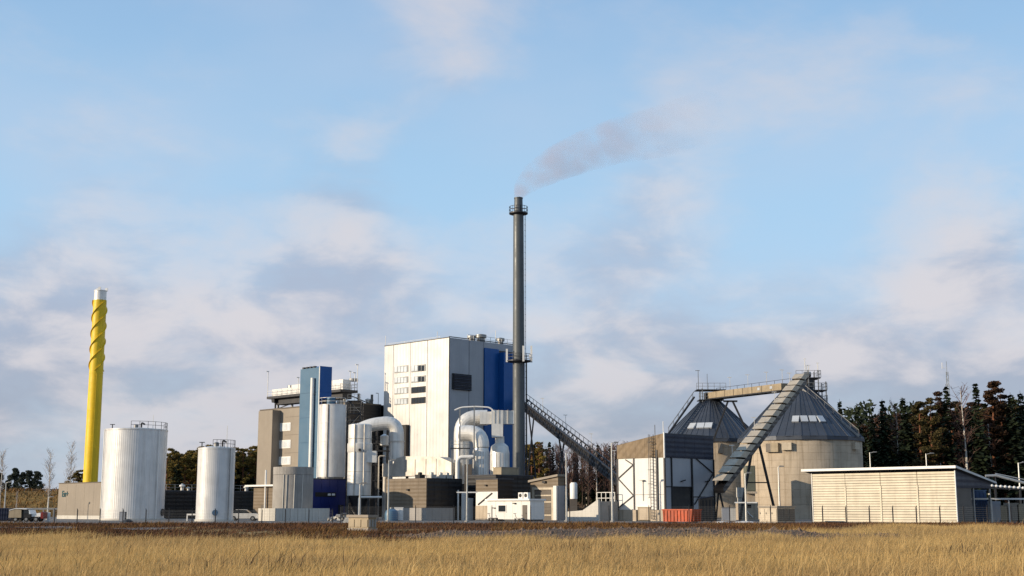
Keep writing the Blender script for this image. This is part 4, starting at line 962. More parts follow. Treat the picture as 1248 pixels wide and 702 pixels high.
# ------------------------------------------------------------------ wood-chip silos
def silo(label, pxc, pxr, pyw, pyt, Y, skl=(), boxes=()):
    x = W(pxc, 580, Y).x; r = W(pxr, 580, Y).x - x; zw = zat(pyw, Y - r, pxc) ; zw = zat(pyw, Y, pxc); ztop = zat(pyt, Y, pxc)
    t = thing('chip_silo', label, 'silo', (x, Y, Z0), 0, 'round chip silos')
    n = 11
    for i in range(n):
        z0, z1 = zw * i / n, zw * (i + 1) / n
        part('concrete_ring', 'concrete', t, lambda b: b.lathe([(r - .03, z0 + .001), (r, z0 + .03), (r, z1 - .03), (r - .03, z1 - .001)], 84), True)
    R = r + .35; rt = 1.6; k = 16; off = -math.pi / 2 + math.pi / k
    part('roof_core', 'dark_steel', t, lambda b: b.lathe([(r * .98, zw), (R - .1, zw + .25), (rt - .1, ztop - .1), (.01, ztop - .1)], k * 2), True)
    for i in range(k):
        a0, a1 = off + 2 * math.pi * i / k, off + 2 * math.pi * (i + 1) / k; g_ = .012
        A = [(R * math.cos(a0 + g_ * .3), R * math.sin(a0 + g_ * .3), zw + .22), (R * math.cos(a1 - g_ * .3), R * math.sin(a1 - g_ * .3), zw + .22), (rt * math.cos(a1 - g_), rt * math.sin(a1 - g_), ztop), (rt * math.cos(a0 + g_), rt * math.sin(a0 + g_), ztop)]
        B = [(p[0], p[1], p[2] + .14) for p in A]
        p = MB().add(A + B, [(0, 3, 2, 1), (4, 5, 6, 7), (0, 1, 5, 4), (1, 2, 6, 5), (2, 3, 7, 6), (3, 0, 4, 7)]).build('roof_panel', 'roof_blue', t)
        part('roof_rib', 'roof_blue', t, lambda b: b.beam((R * math.cos(a0), R * math.sin(a0), zw + .34), (rt * math.cos(a0), rt * math.sin(a0), ztop + .14), .12, .16))
        for s_ in (1 / 3, 2 / 3):
            am = a0 + (a1 - a0) * s_; c = math.cos(math.pi / k) / math.cos(am - (a0 + a1) / 2)
            part('seam', 'roof_blue', t, lambda b: b.beam((R * c * math.cos(am), R * c * math.sin(am), zw + .37), (rt * math.cos(am), rt * math.sin(am), ztop + .15), .05, .1))
        part('eave_flashing', 'roof_blue', t, lambda b: b.add([(q * math.cos(a), q * math.sin(a), z) for a in (a0, a1) for q, z in ((R - .02, zw - .25), (R + .06, zw - .25), (R + .06, zw + .21), (R - .02, zw + .21))], [(0, 1, 2, 3), (7, 6, 5, 4), (0, 4, 5, 1), (1, 5, 6, 2), (2, 6, 7, 3), (3, 7, 4, 0)]))
    slope = math.atan2(ztop - zw - .22, R - rt)
    for px, py, w_, h_ in skl:
        z = zat(py, Y - r * .6, px); rr = R - (z - zw - .22) / math.tan(slope); a = -math.acos(max(-1, min(1, (W(px, py, Y - rr * .9).x - x) / rr)))
        c, s = math.cos(a), math.sin(a); cr = math.cos(math.pi / k) ; fi = round((a - off) / (2 * math.pi / k) - .5); am = off + (fi + .5) * 2 * math.pi / k
        rr2 = rr * math.cos(math.pi / k) / math.cos(a - am); ctr = Vector((rr2 * c, rr2 * s, z + .26)); tn = Vector((-math.sin(am), math.cos(am), 0)); upv = Vector((-math.cos(am) * math.cos(slope), -math.sin(am) * math.cos(slope), math.sin(slope))); nn = tn.cross(upv)
        if nn.z < 0: nn = -nn
        part('skylight', 'skylight', t, lambda b: b.add([ctr + tn * i * w_ / 2 + upv * j * h_ / 2 + nn * q for q in (-.15, .14) for j in (-1, 1) for i in (-1, 1)], [(0, 2, 3, 1), (4, 5, 7, 6), (0, 1, 5, 4), (2, 6, 7, 3), (0, 4, 6, 2), (1, 3, 7, 5)]))
    for px, py0, py1, w_, m_ in boxes:
        a = -math.acos(max(-1, min(1, (W(px, py0, Y - r * .7).x - x) / r))); c, s = math.cos(a), math.sin(a); z1, z0 = zat(py0, Y - r * .8, px), zat(py1, Y - r * .8, px)
        o = bx('vent_box', m_, t, -w_ / 2, w_ / 2, -.55, .3, z0, z1); o.location = (r * c, r * s, 0); o.rotation_euler = (0, 0, a + math.pi / 2)
    return t, x, r, zw, ztop
sR = silo('nearer concrete silo with blue-grey cone roof and four skylights', 977, 1050, 537.5, 470, 208, skl=((969, 513.5, 1.05, 1.3), (979, 513.5, 1.05, 1.3), (989.5, 513.5, 1.05, 1.3), (1000, 513.5, 1.05, 1.3)),
          boxes=((938, 540.5, 551, 1.0, 'taupe_dark'), (943.5, 540, 551, 1.2, 'gallery_beige'), (956, 540, 549, 1.5, 'beige_cover'), (1041, 539, 547.5, 1.3, 'beige_cover')))
sL = silo('farther concrete silo behind the braced building and its cone roof', 868, 928, 539.5, 489, 232, skl=((844, 521, 1.3, 1.3), (853.5, 521, 1.3, 1.3), (863, 521, 1.3, 1.3)), boxes=((874, 541, 553, .8, 'taupe'),))
def silo_top(label, x, Y, z, right):
    t = thing('silo_head_frame', label, 'platform', (x, Y, Z0 + z), 0, 'steel platforms on the silo tops')
    if right:
        p = lambda px, py: (W(px, py, Y).x - x, W(px, py, Y).z - Z0 - z)
        x0, x1 = p(974, 470)[0], p(1004, 470)[0]
        for xx, top in ((x0, 458), (p(983, 0 + 470)[0], 452), (p(995, 470)[0], 452), (x1, 466)):
            for y in (-1.4, 1.4): part('post', 'grey_steel', t, lambda b: b.beam((xx, y, -3.2 if xx > 0.5 else -.2), (xx, y, p(0, top)[1]), .16))
        for py, xa, xb in ((491, 990, 1005), (476, 980, 1005), (461, 968, 998)):
            zz = p(980, py)[1]; d = part('deck', 'dark_steel', t, lambda b: b.box(p(xa, 470)[0], p(xb, 470)[0], -1.6, 1.6, zz - .14, zz)); part('railing', 'grey_steel', d, lambda b: b.railing([(p(xa, 470)[0], -1.6, zz), (p(xb, 470)[0], -1.6, zz), (p(xb, 470)[0], 1.6, zz)], 1.1, 1.1, .06))
        part('drive_housing', 'dark_steel', t, lambda b: b.box(p(976, 470)[0], p(990, 470)[0], -1.2, 1.2, p(0, 474)[1], p(0, 462)[1]))
        part('drive_housing', 'dark_steel', t, lambda b: b.box(p(988, 470)[0], p(997, 470)[0], -.9, .9, p(0, 490)[1], p(0, 481)[1]))
        part('motor', 'grey_steel', t, lambda b: b.tube([(p(979, 470)[0], -.8, p(0, 457)[1]), (p(987, 470)[0], -.8, p(0, 457)[1])], .45, 12), True)
        for px, py in ((980.5, 438), (982.5, 446), (985, 446), (996, 443)): part('mast', 'white_paint', t, lambda b: b.beam((p(px, 470)[0], -.8, p(0, 461)[1]), (p(px, 470)[0], -.8, p(0, py)[1]), .12).beam((p(px - 1.5, 470)[0], -.8, p(0, py)[1]), (p(px + 2, 470)[0], -.8, p(0, py)[1]), .08))
    else:
        for xx in (-1.6, 1.6):
            for y in (-1.4, 1.4): part('post', 'grey_steel', t, lambda b: b.beam((xx, y, -.3), (xx, y, 2.2), .18))
        for zz, e in ((.2, 2.2), (2.0, 2.6)):
            d = part('deck', 'dark_steel', t, lambda b: b.box(-e, e, -1.6, 1.6, zz - .14, zz)); part('railing', 'grey_steel', d, lambda b: b.railing([(-e, -1.6, zz), (e, -1.6, zz)], 1.1, 1.0, .06))
        part('drive_housing', 'dark_steel', t, lambda b: b.box(-1.0, 1.0, -1.1, 1.1, .2, 1.5))
        part('mast', 'grey_steel', t, lambda b: b.beam((-2.2, -1, 2), (-2.2, -1, 5.4), .1).beam((-2.7, -1, 5.4), (-1.9, -1, 5.4), .1)); part('mast', 'grey_steel', t, lambda b: b.beam((-.6, -1, 2), (-.6, -1, 4.8), .08))
silo_top('open steel platform tower on top of the nearer silo', sR[1], 208, sR[4], True)
silo_top('small steel platform on top of the farther silo', sL[1], 232, sL[4], False)
def roof_stair(label, A, B, dark):
    A, B = Vector(A), Vector(B); t = thing('roof_stair', label, 'stair', A, 0, 'stairs up the silo roofs'); d = B - A
    for yy in (-.45, .45): part('stringer', 'dark_steel' if dark else 'grey_steel', t, lambda b: b.beam((0, yy, 0), d + Vector((0, yy, 0)), .12, .3))
    n = int(d.length / .55)
    part('treads', 'dark_steel', t, lambda b: [b.beam(d * (i / n) + Vector((0, -.45, 0)), d * (i / n) + Vector((0, .45, 0)), .3, .05) for i in range(n)])
    for yy in (-.45, .45): part('handrail', 'grey_steel', t, lambda b: [b.beam(Vector((0, yy, 1.0)), d + Vector((0, yy, 1.0)), .07)] + [b.beam(d * (i / n) + Vector((0, yy, 0)), d * (i / n) + Vector((0, yy, 1.0)), .06) for i in range(0, n + 1, 3)])
roof_stair('straight stair running down the right slope of the nearer silo roof', W(1046, 532, 202), W(974, 472, 206), False)
roof_stair('steep dark lattice stair on the left of the farther silo roof', W(815, 528, 226), W(846, 484, 230), True)
# bridge between the silo tops and the inclined conveyor
br = truss_conveyor('conveyor_bridge', 'beige box conveyor bridge joining the two silo tops', W(868, 486, 231), W(958, 475.5, 209), 1.8, 1.1, 'dark_steel', 'gallery_beige', bays=10, solid=True)
def bridge_trestle():
    Y = 222; x = W(890, 487, Y).x; t = thing('bridge_trestle', 'dark A-shaped steel trestle under the conveyor bridge', 'trestle', (x, Y, Z0)); h = zat(489, Y, 890)
    for px, py in ((872, 535), (913, 535)):
        e = W(px, py, Y).x - x; s_ = (zat(py, Y, px)); f_ = h / (h - s_) 
        part('leg', 'dark_steel', t, lambda b: b.beam((0.4 if e > 0 else -.4, 0, h), (e * f_, 0, 0), .3))
    part('crossbar', 'dark_steel', t, lambda b: b.beam((-1.2, 0, h), (1.2, 0, h), .3))
bridge_trestle()
ci = truss_conveyor('inclined_conveyor', 'long inclined conveyor with beige stepped covers rising to the nearer silo', W(877, 601, 172), W(978, 468, 200), 1.35, .8, 'black_paint', 'black_clad', legs=((.40, 2.7),), bays=12, covers=(16, .95), solid=True)
def low_trestle():
    Y = 177; x = W(878, 600, Y).x; t = thing('short_trestle', 'short dark steel prop under the lower conveyor end', 'trestle', (x, Y, Z0)); h = zat(596, Y, 878)
    part('leg', 'black_paint', t, lambda b: b.beam((-.2, 0, h), (.7, 0, 0), .22)); part('leg', 'black_paint', t, lambda b: b.beam((-.2, .2, h), (-.6, .6, 0), .22))
low_trestle()

# ------------------------------------------------------------------ things at the silo foot
def silo_foot():
    Y = 186
    t = thing('wall_cabinet', 'grey-green tall cabinet hung on the nearer silo wall', 'cabinet', (W(915, 580, 194).x, 194.2, Z0 + zat(599, 194)))
    H = zat(567.5, 194) - zat(599, 194); part('case', 'green_box', t, lambda b: b.box(-.65, .65, -.4, 2.2, 0, H)); part('shelf', 'concrete', t, lambda b: b.box(-.8, .8, -.7, 2.4, -.3, -.003)); part('door_leaf', 'green_box', t, lambda b: b.box(-.55, .55, -.46, -.403, .2, H - .2)); part('support', 'concrete', t, lambda b: b.box(-.6, .6, .0, 2.2, -zat(599, 194), -.303))
    s = thing('pump_shelter', 'low beige concrete shelter at the foot of the nearer silo', 'shelter', (W(913, 620, Y).x, Y, Z0))
    x0, x1 = W(901, 620, Y).x - s.location.x, W(924, 620, Y).x - s.location.x
    part('wall', 'concrete', s, lambda b: b.box(x0, x1, 0, 3, 0, zat(612, Y))); part('upper_block', 'concrete_light', s, lambda b: b.box(x0 - .1, x0 + 1.0, -.1, 1.5, zat(606, Y), zat(594, Y)).box(x0, x0 + .9, 0, 1.4, zat(612, Y) + .002, zat(606, Y) - .002))
    part('window', 'glass_dark', s, lambda b: b.box(x0 + .9, x0 + 1.7, -.05, -.003, zat(619, Y), zat(615, Y)))
    part('pipe', 'white_paint', s, lambda b: b.tube(elbow([(x0 + .8, -.2, 1.6), (x0 + 1.4, -.2, .8), (x0 + 1.9, -.2, .4)], .2, 3), .07, 6))
    for i, (px, w_, what) in enumerate(((884, .45, 'grey'), (892.5, .4, 'pale'))):
        c = thing('service_cabinet', f'{what} upright service cabinet under the inclined conveyor', 'cabinet', (W(px, 628, 172).x, 172, Z0))
        h = zat(619, 172); part('case', 'grey_clad' if i == 0 else 'concrete_light', c, lambda b: b.box(-w_, w_, -.3, .3, .1, h)); part('foot', 'concrete_grey', c, lambda b: b.box(-w_ - .04, w_ + .04, -.35, .35, 0, .098)); part('roof_cap', 'grey_steel', c, lambda b: b.box(-w_ - .05, w_ + .05, -.36, .36, h + .002, h + .07))
    for i, (px, w_) in enumerate(((881, 1.0), (908, 1.4))):
        p = thing('snow_patch', f'small patch of white snow on the yard, {"left" if i == 0 else "right"} of the two', 'snow', (W(px, 638, 150).x, 150, Z0 + .004), 0, 'snow patches by the silo')
        part('snow', 'white_paint', p, lambda b: b.lathe([(w_, 0), (w_ * .8, .12), (w_ * .4, .2), (.01, .22)], 18, wob=lambda k: .12 * math.sin(k * 2.1) + .06 * math.sin(k * 5)), True)
silo_foot()
def kiosk(label, pxl, pxc, pxr, pyt, Y, ml, mr, mroof, z=Z0):
    b = Bld('transformer_kiosk', label, 'kiosk', pxc, 625, Y, 45); Ll = b.L(pxl, 625)[0]; Lr = b.R(pxr, 625)[0]; h = b.L(pxc, pyt)[1]
    bx('body', ml, b.root, 0, Lr, 0, Ll, 0, h - .2); bx('base', 'concrete_grey', b.root, -.08, Lr + .08, -.08, Ll + .08, -.3, .15)
    part('roof', mroof, b.root, lambda m: m.box(-.12, Lr + .12, -.12, Ll + .12, h - .197, h))
    n = 3
    for i in range(n):
        d = bx('door', ml, b.root, -.05, -.003, Ll * i / n + .06, Ll * (i + 1) / n - .06, .25, h - .35); bx('handle', 'dark_steel', d, -.1, -.053, Ll * (i + .8) / n - .03, Ll * (i + .8) / n + .03, 1.0, 1.2)
        d = bx('door', mr, b.root, Lr * i / n + .06, Lr * (i + 1) / n - .06, -.05, -.003, .25, h - .35)
    return b
kiosk('pale kiosk with a dark right side before the nearer silo', 925.5, 947, 968.5, 616.5, 146, 'beige_cover', 'taupe_dark', 'taupe')
kb = kiosk('small grey-brown concrete kiosk at the edge of the meadow', 425, 449, 459, 627.5, 98, 'gallery_beige', 'concrete_grey', 'taupe')

# ------------------------------------------------------------------ board-clad shed on the right
def shed():
    b = Bld('board_shed', 'long low shed clad in cream horizontal boards', 'shed', 1165.5, 605, 141)
    Ll = b.L(990.5, 608)[0]; h = b.L(1163, 572.3)[1]; xr, zr = b.R(1209, 590)
    bx('core', 'taupe_dark', b.root, .06, xr * .42, .06, Ll, 0, zr)
    part('gable_wall', 'navy_clad', b.root, lambda m: m.prism([(.06, zr - .5), (xr - .3, zr - .5), (xr - .3, zr), (.06, h)], 'y', .003, .12))
    bx('gable_panel', 'taupe_dark', b.root, .06, xr * .42, -.0, .056, 0, b.R(1176, 616)[1])
    rows = 19; bays = [0, .25, .50, .75, 1.0]
    bays = [0.0] + [b.L(px, 608)[0] for px in (1119, 1074, 1031)] + [Ll]
    me = None; hb = (h - .25) / rows
    for j in range(rows):
        for i in range(4):
            bx('board', 'beige_board', b.root, -.03 - .02 * ((i * 7 + j * 3) % 3) / 3, .055, bays[i] + .03, bays[i + 1] - .03, .12 + hb * j, .12 + hb * (j + 1) - .05)
    zt_ = b.L(1074, 592)[1]
    for y in bays[1:-1]: bx('batten', 'beige_board', b.root, -.12, -.055, y - .09, y + .09, .1, zt_)
    for y in (0.0, Ll): bx('corner_board', 'white_paint', b.root, -.1, .055, y - .05, y + .028, .0, h - .1)
    sl = (zr - h) / xr
    part('roof', 'roof_felt', b.root, lambda m: m.prism([(-.55, h + .12 - sl * .55), (xr + .3, zr + .12 + sl * .3), (xr + .3, zr + .26 + sl * .3), (-.55, h + .3 - sl * .55)], 'y', -.35, Ll + 1.0))
    part('fascia', 'white_paint', b.root, lambda m: m.box(-.62, -.552, -.4, Ll + 1.05, h + .14, h + .42))
    part('verge_board', 'rail_white', b.root, lambda m: m.prism([(-.55, h + .1 - sl * .55), (xr + .3, zr + .1 + sl * .3), (xr + .3, zr + .3 + sl * .3), (-.55, h + .34 - sl * .55)], 'y', -.42, -.352))
    for x in (xr * .5, xr - .4): part('post', 'grey_steel', b.root, lambda m: m.box(x - .1, x + .1, .1, .3, 0, zr - .5))
    return b
SH_ = shed()
def right_yard():
    Y = 152
    t = thing('blue_container', 'blue steel container under the shed roof end', 'container', (W(1184, 615, Y).x, Y, Z0)); L = W(1203, 615, Y).x - W(1184, 615, Y).x; h = zat(597, Y)
    part('body', 'blue_dull', t, lambda m: m.box(0, L, 0, 4, .12, h))
    for i in range(4): bx('rib', 'blue_dull', t, L * (i + .3) / 4, L * (i + .7) / 4, -.06, -.003, .2, h - .15)
    for z in (.12, h - .1, zat(611, Y)): bx('rail', 'blue_dull', t, -.03, L + .03, -.09, -.062, z, z + .1)
    bx('skid', 'dark_steel', t, .1, L - .1, .2, 3.8, 0, .118)
    c = thing('canopy', 'thin pale canopy roof on posts at the right edge of the yard', 'canopy', (W(1182, 610, 149).x, 149, Z0)); xs = [W(px, 610, 149).x - c.location.x for px in (1186, 1207, 1228, 1247, 1262)]; z = zat(609, 149)
    part('roof', 'rail_white', c, lambda m: m.box(-.2, xs[-1], -.6, 2.2, z, z + .18))
    for x in xs: part('post', 'pole_galv', c, lambda m: m.beam((x, -.3, 0), (x, -.3, z), .12))
    for i, (px, w_, py, m_) in enumerate(((1211, .75, 611, 'grey_clad'), (1222.5, .5, 616, 'gallery_beige'), (1233, .75, 613, 'taupe'), (1246, .8, 614, 'gallery_beige'))):
        s = thing('switch_cabinet', ('grey', 'narrow brown', 'taupe', 'beige')[i] + ' switch cabinet under the pale canopy at the right edge', 'cabinet', (W(px, 620, 153).x, 153, Z0), 0, 'switch cabinets under the canopy')
        hh = zat(py, 153); part('case', m_, s, lambda m: m.box(-w_, w_, -.3, .5, .12, hh)); part('door_leaf', m_, s, lambda m: m.box(-w_ + .08, w_ - .08, -.35, -.303, .25, hh - .1)); part('foot', 'concrete_grey', s, lambda m: m.box(-w_, w_, -.28, .45, 0, .118))
    g_ = thing('busbar_gantry', 'steel gantry carrying pale insulators at the right edge', 'gantry', (W(1200, 600, 158).x, 158, Z0)); q = lambda px, py: (W(px, py, 158).x - g_.location.x, W(px, py, 158).z - Z0)
    for px in (1206, 1213, 1243): x, z = q(px, 595); part('post', 'dark_steel', g_, lambda m: m.beam((x, 0, 0), (x, 0, z), .2))
    xa, z = q(1202, 594); xb, z2 = q(1260, 597); part('beam', 'dark_steel', g_, lambda m: m.beam((xa, 0, z), (xb, 0, z2), .22))
    for i in range(9):
        x, z = q(1203 + i * 5.4, 593.5 + i * .4); part('insulator', 'white_paint', g_, lambda m: m.tube([(x - .2, -.2, z + .15), (x, -.2, z + .2), (x + .22, -.2, z + .15)], [.1, .17, .1], 8))
    xa, za = q(1201, 580); xm, zm = q(1214, 579.5); xb, zb = q(1262, 592)
    part('cable_bridge', 'pole_galv', g_, lambda m: m.tube([(xa, 0, za), (xm, 0, zm), (xb, 0, zb)], .16, 8).tube([(xm, .3, zm + .25), (xb, .3, zb + .5)], .06, 6))
    for px in (1205, 1213): x, z = q(px, 580); part('post', 'dark_steel', g_, lambda m: m.beam((x, 0, q(px, 594)[1]), (x, 0, z), .1))
right_yard()
# ------------------------------------------------------------------ lamp posts, masts, fences
lamp_post(569.5, 559, 162, 'pale lamp post with crossbar before the silver vessels', .5, cross=600)
lamp_post(690, 552, 166, 'plain lamp post left of the loading ramp', .4)
lamp_post(745.3, 540, 160, 'tall lamp post just left of the braced white building', .3)
lamp_post(474, 561, 168, 'thin lamp post in front of the low brown house', .4)
lamp_post(908, 577, 152, 'white post with a crossbar at the foot of the nearer silo', .2, cross=612.5)
lamp_post(948.5, 569, 160, 'slim white post before the nearer silo wall, above the pale kiosk', .15)
lamp_post(1060, 551.5, 200, 'lamp post at the right side of the nearer silo', .5)
lamp_post(1241, 564, 160, 'lamp post at the far right edge of the yard', .5, cross=596)
lamp_post(439, 590, 116, 'thin white pole rising behind the small meadow kiosk', .1)
lamp_post(7.5, 588, 200, 'pale lamp post at the far left edge', .4)
lamp_post(59.5, 606, 195, 'short pale post beside the grey-brown pump house', .2)
lamp_post(1128.5, 553, 190, 'lamp post rising behind the cream shed roof', .6)

def fence(label, pts, h, spacing, m='dark_steel'):
    a = Vector(pts[0]); t = thing('mesh_fence', label, 'fence', a, 0, 'wire fences along the yard')
    pm = None
    for p, q in zip(pts[:-1], pts[1:]):
        p, q = Vector(p), Vector(q); L = (q - p).length; n = max(1, round(L / spacing))
        for i in range(n + 1):
            w = p.lerp(q, i / n) - a
            if pm is None: pm = MB().beam((0, 0, 0), (0, 0, h), .1).beam((0, 0, h), (0, -.18, h + .16), .06).build('post', m, t); o = pm
            else: o = pm.copy(); COL.objects.link(o)
            o.location = w
        ang = math.atan2(q.y - p.y, q.x - p.x)
        def wires(b):
            for k in range(9): z = .08 + (h - .1) * k / 8; b.beam(p - a + Vector((0, 0, z)), q - a + Vector((0, 0, z)), .012)
        part('wire_mesh', 'grey_steel', t, wires)
xw = lambda px, Y: W(px, 638, Y).x
fence('dark wire fence on slim posts before the cream shed', [(xw(1003, 136), 136, Z0), (xw(1262, 134.5), 134.5, Z0)], 1.75, 2.45)
fence('wire fence on slim posts along the middle of the yard', [(xw(415, 146), 146, Z0), (xw(990, 138), 138, Z0)], 1.8, 4.1)
fence('low wire fence before the white tanks on the left', [(xw(66, 150), 150, Z0), (xw(405, 147), 147, Z0)], 1.45, 2.6)

def lattice_mast():
    Y = 262; w = W(1160, 440, Y); H = w.z - Z0; t = thing('lattice_mast', 'slender lattice radio mast rising above the dark forest', 'mast', (W(1160, 560, Y).x, Y, Z0))
    def m(b):
        n = 26; s0, s1 = .55, .2
        c = [(-1, -.6), (1, -.6), (0, 1.1)]
        P_ = lambda k, i: Vector((c[i][0] * (s0 + (s1 - s0) * k / n), c[i][1] * (s0 + (s1 - s0) * k / n), H * .93 * k / n))
        for k in range(n):
            for i in range(3): b.beam(P_(k, i), P_(k + 1, i), .09); b.beam(P_(k, i), P_(k + 1, (i + 1) % 3), .05)
    part('lattice', 'pole_galv', t, m); part('top_rod', 'pole_galv', t, lambda b: b.beam((0, 0, H * .92), (0, 0, H), .08)); part('antenna', 'white_paint', t, lambda b: b.beam((-.9, 0, H * .95), (-.9, 0, H * .99), .12).beam((-.9, 0, H * .955), (0, 0, H * .955), .06))
lattice_mast()
def log_pile():
    Y = 215; t = thing('brush_pile', 'tangle of bare branches behind the cream shed roof', 'brush pile', (W(1145, 575, Y).x, Y, Z0)); H = zat(563, Y)
    def m(b):
        r_ = random.Random(3)
        for i in range(70):
            x = r_.uniform(-4, 4); h_ = H * (1 - .02 * x * x) * r_.uniform(.8, 1.0); x2 = x + r_.uniform(-1.5, 1.5)
            b.tube([(x, r_.uniform(-1, 1), 0), (x + r_.uniform(-.6, .6), r_.uniform(-1, 1), h_ * .8), (x2, r_.uniform(-1, 1), h_)], [.09, .07, .03], 4)
    part('branches', 'twig_pale', t, m)
log_pile()

# ------------------------------------------------------------------ vehicles and odds and ends
def wheel(t, x, y, r, w=.22):
    k = part('wheel', 'rubber', t, lambda m: m.tube([(x, y - w / 2, r), (x, y + w / 2, r)], [r, r], 18), True); part('rim', 'grey_steel', k, lambda m: m.tube([(x, y - w / 2 - .01, r), (x, y - w / 2 + .02, r)], r * .55, 12))
def truck():
    Y = 163; x0 = W(10, 634, Y).x; t = thing('tractor_truck', 'old pale truck with a canvas-covered load bed at the far left', 'truck', (x0, Y, Z0)); s = (W(51, 634, Y).x - x0) / 6.6
    def q(*p): return [(a * s, b * s) for a, b in p]
    part('load_cover', 'gallery_beige', t, lambda m: m.prism(q((0, .8), (2.5, .8), (2.45, 2.3), (1.2, 2.45), (.1, 2.15)), 'y', 0, 2.2))
    part('canopy', 'white_paint', t, lambda m: m.prism(q((.1, 2.18), (1.2, 2.5), (3.5, 2.4), (3.5, 2.55), (1.2, 2.62), (.05, 2.3)), 'y', -.05, 2.25))
    part('chassis', 'dark_steel', t, lambda m: m.box(.3 * s, 6.0 * s, .3, 1.9, .6 * s, .8 * s))
    c = part('cab', 'black_paint', t, lambda m: m.prism(q((2.7, .8), (4.3, .8), (4.2, 1.5), (3.9, 2.38), (2.8, 2.38)), 'y', .1, 2.1))
    part('windscreen', 'glass_pale', c, lambda m: m.prism(q((4.0, 1.5), (4.3, 1.52), (3.98, 2.3), (3.85, 2.3)), 'y', .05, 2.12)); part('door_window', 'glass_dark', c, lambda m: m.prism(q((2.9, 1.6), (3.9, 1.6), (3.75, 2.25), (2.95, 2.25)), 'y', .06, .095))
    part('bonnet', 'white_paint', t, lambda m: m.prism(q((4.35, 1.0), (6.1, 1.0), (6.1, 1.55), (5.9, 1.75), (4.35, 1.45)), 'y', .3, 1.9)); part('front_grille', 'red_paint', t, lambda m: m.prism(q((6.12, .6), (6.6, .6), (6.6, 1.8), (6.3, 1.95), (6.12, 1.6)), 'y', .3, 1.9))
    for x in (1.3, 3.4, 5.3):
        for y in (.25, 1.95): wheel(t, x * s, y, .5 * s)
    b = thing('dark_container', 'dark blue-grey container cut off at the left edge of the photo', 'container', (W(-6, 634, 170).x, 170, Z0)); L = W(9.5, 634, 170).x - W(-6, 634, 170).x
    part('body', 'navy_clad', b, lambda m: m.box(0, L, 0, 2.4, .1, 1.7)); part('skid', 'dark_steel', b, lambda m: m.box(.1, L - .1, .1, 2.2, 0, .098))
    for i in range(5): bx('rib', 'navy_clad', b, L * (i + .3) / 5, L * (i + .6) / 5, -.06, -.003, .2, 1.6)
    r = thing('road_barrier', 'long grey guard wall crossing behind the truck', 'barrier', (W(-10, 620, 228).x, 228, Z0)); L = W(78, 620, 228).x - W(-10, 620, 228).x; hz = zat(619, 228)
    part('top_rail', 'grey_steel', r, lambda m: m.box(0, L, 0, .2, hz - .3, hz)); 
    for i in range(8): part('post', 'grey_steel', r, lambda m: m.box(L * i / 7 - .1, L * i / 7 + .1, .02, .18, 0, hz - .302))
    g_ = thing('guard_rail', 'dark rail fence along the top of the left embankment', 'guard rail', (-130, 287, 5.1))
    for i in range(22): part('post', 'bark_dark', g_, lambda m: m.box(i * 2.6 - .08, i * 2.6 + .08, -.08, .08, -.3, 1.0))
    for z in (.55, .9): part('rail', 'bark_dark', g_, lambda m: m.box(-.5, 55.5, -.14, -.085, z - .1, z + .14))
    m_ = thing('marker_post', 'small white marker post right of the truck', 'marker post', (W(59, 634, 166).x, 166, Z0)); part('post', 'white_paint', m_, lambda m: m.box(-.15, .15, -.1, .1, 0, 1.1)); part('plate', 'white_paint', m_, lambda m: m.box(-.26, .26, -.14, -.102, .6, 1.15))
truck()
def car(label, px, Y, body, s=1.0):
    t = thing('parked_car', label, 'car', (W(px, 634, Y).x, Y, Z0))
    part('body', body, t, lambda m: m.prism([(-2.1, .3), (2.1, .3), (2.15, .75), (1.9, .92), (.9, 1.0), (-1.9, 1.0), (-2.15, .8)], 'y', 0, 1.7)); c = part('cabin', 'glass_dark', t, lambda m: m.prism([(-1.6, 1.002), (.9, 1.002), (.3, 1.45), (-1.1, 1.45)], 'y', .1, 1.6)); part('roof', body, c, lambda m: m.prism([(-1.1, 1.452), (.3, 1.452), (.2, 1.5), (-1.0, 1.5)], 'y', .12, 1.58))
    for x in (-1.3, 1.3):
        for y in (.08, 1.62): wheel(t, x, y, .32)
    for y in (.15, 1.3): part('headlight', 'skylight', t, lambda m: m.box(2.1, 2.17, y, y + .25, .6, .78))
    for y in (.15, 1.3): part('tail_light', 'red_paint', t, lambda m: m.box(-2.18, -2.1, y, y + .25, .65, .82))
car('pale silver car parked between the smaller tank and the ring wall', 296, 178, 'silver')
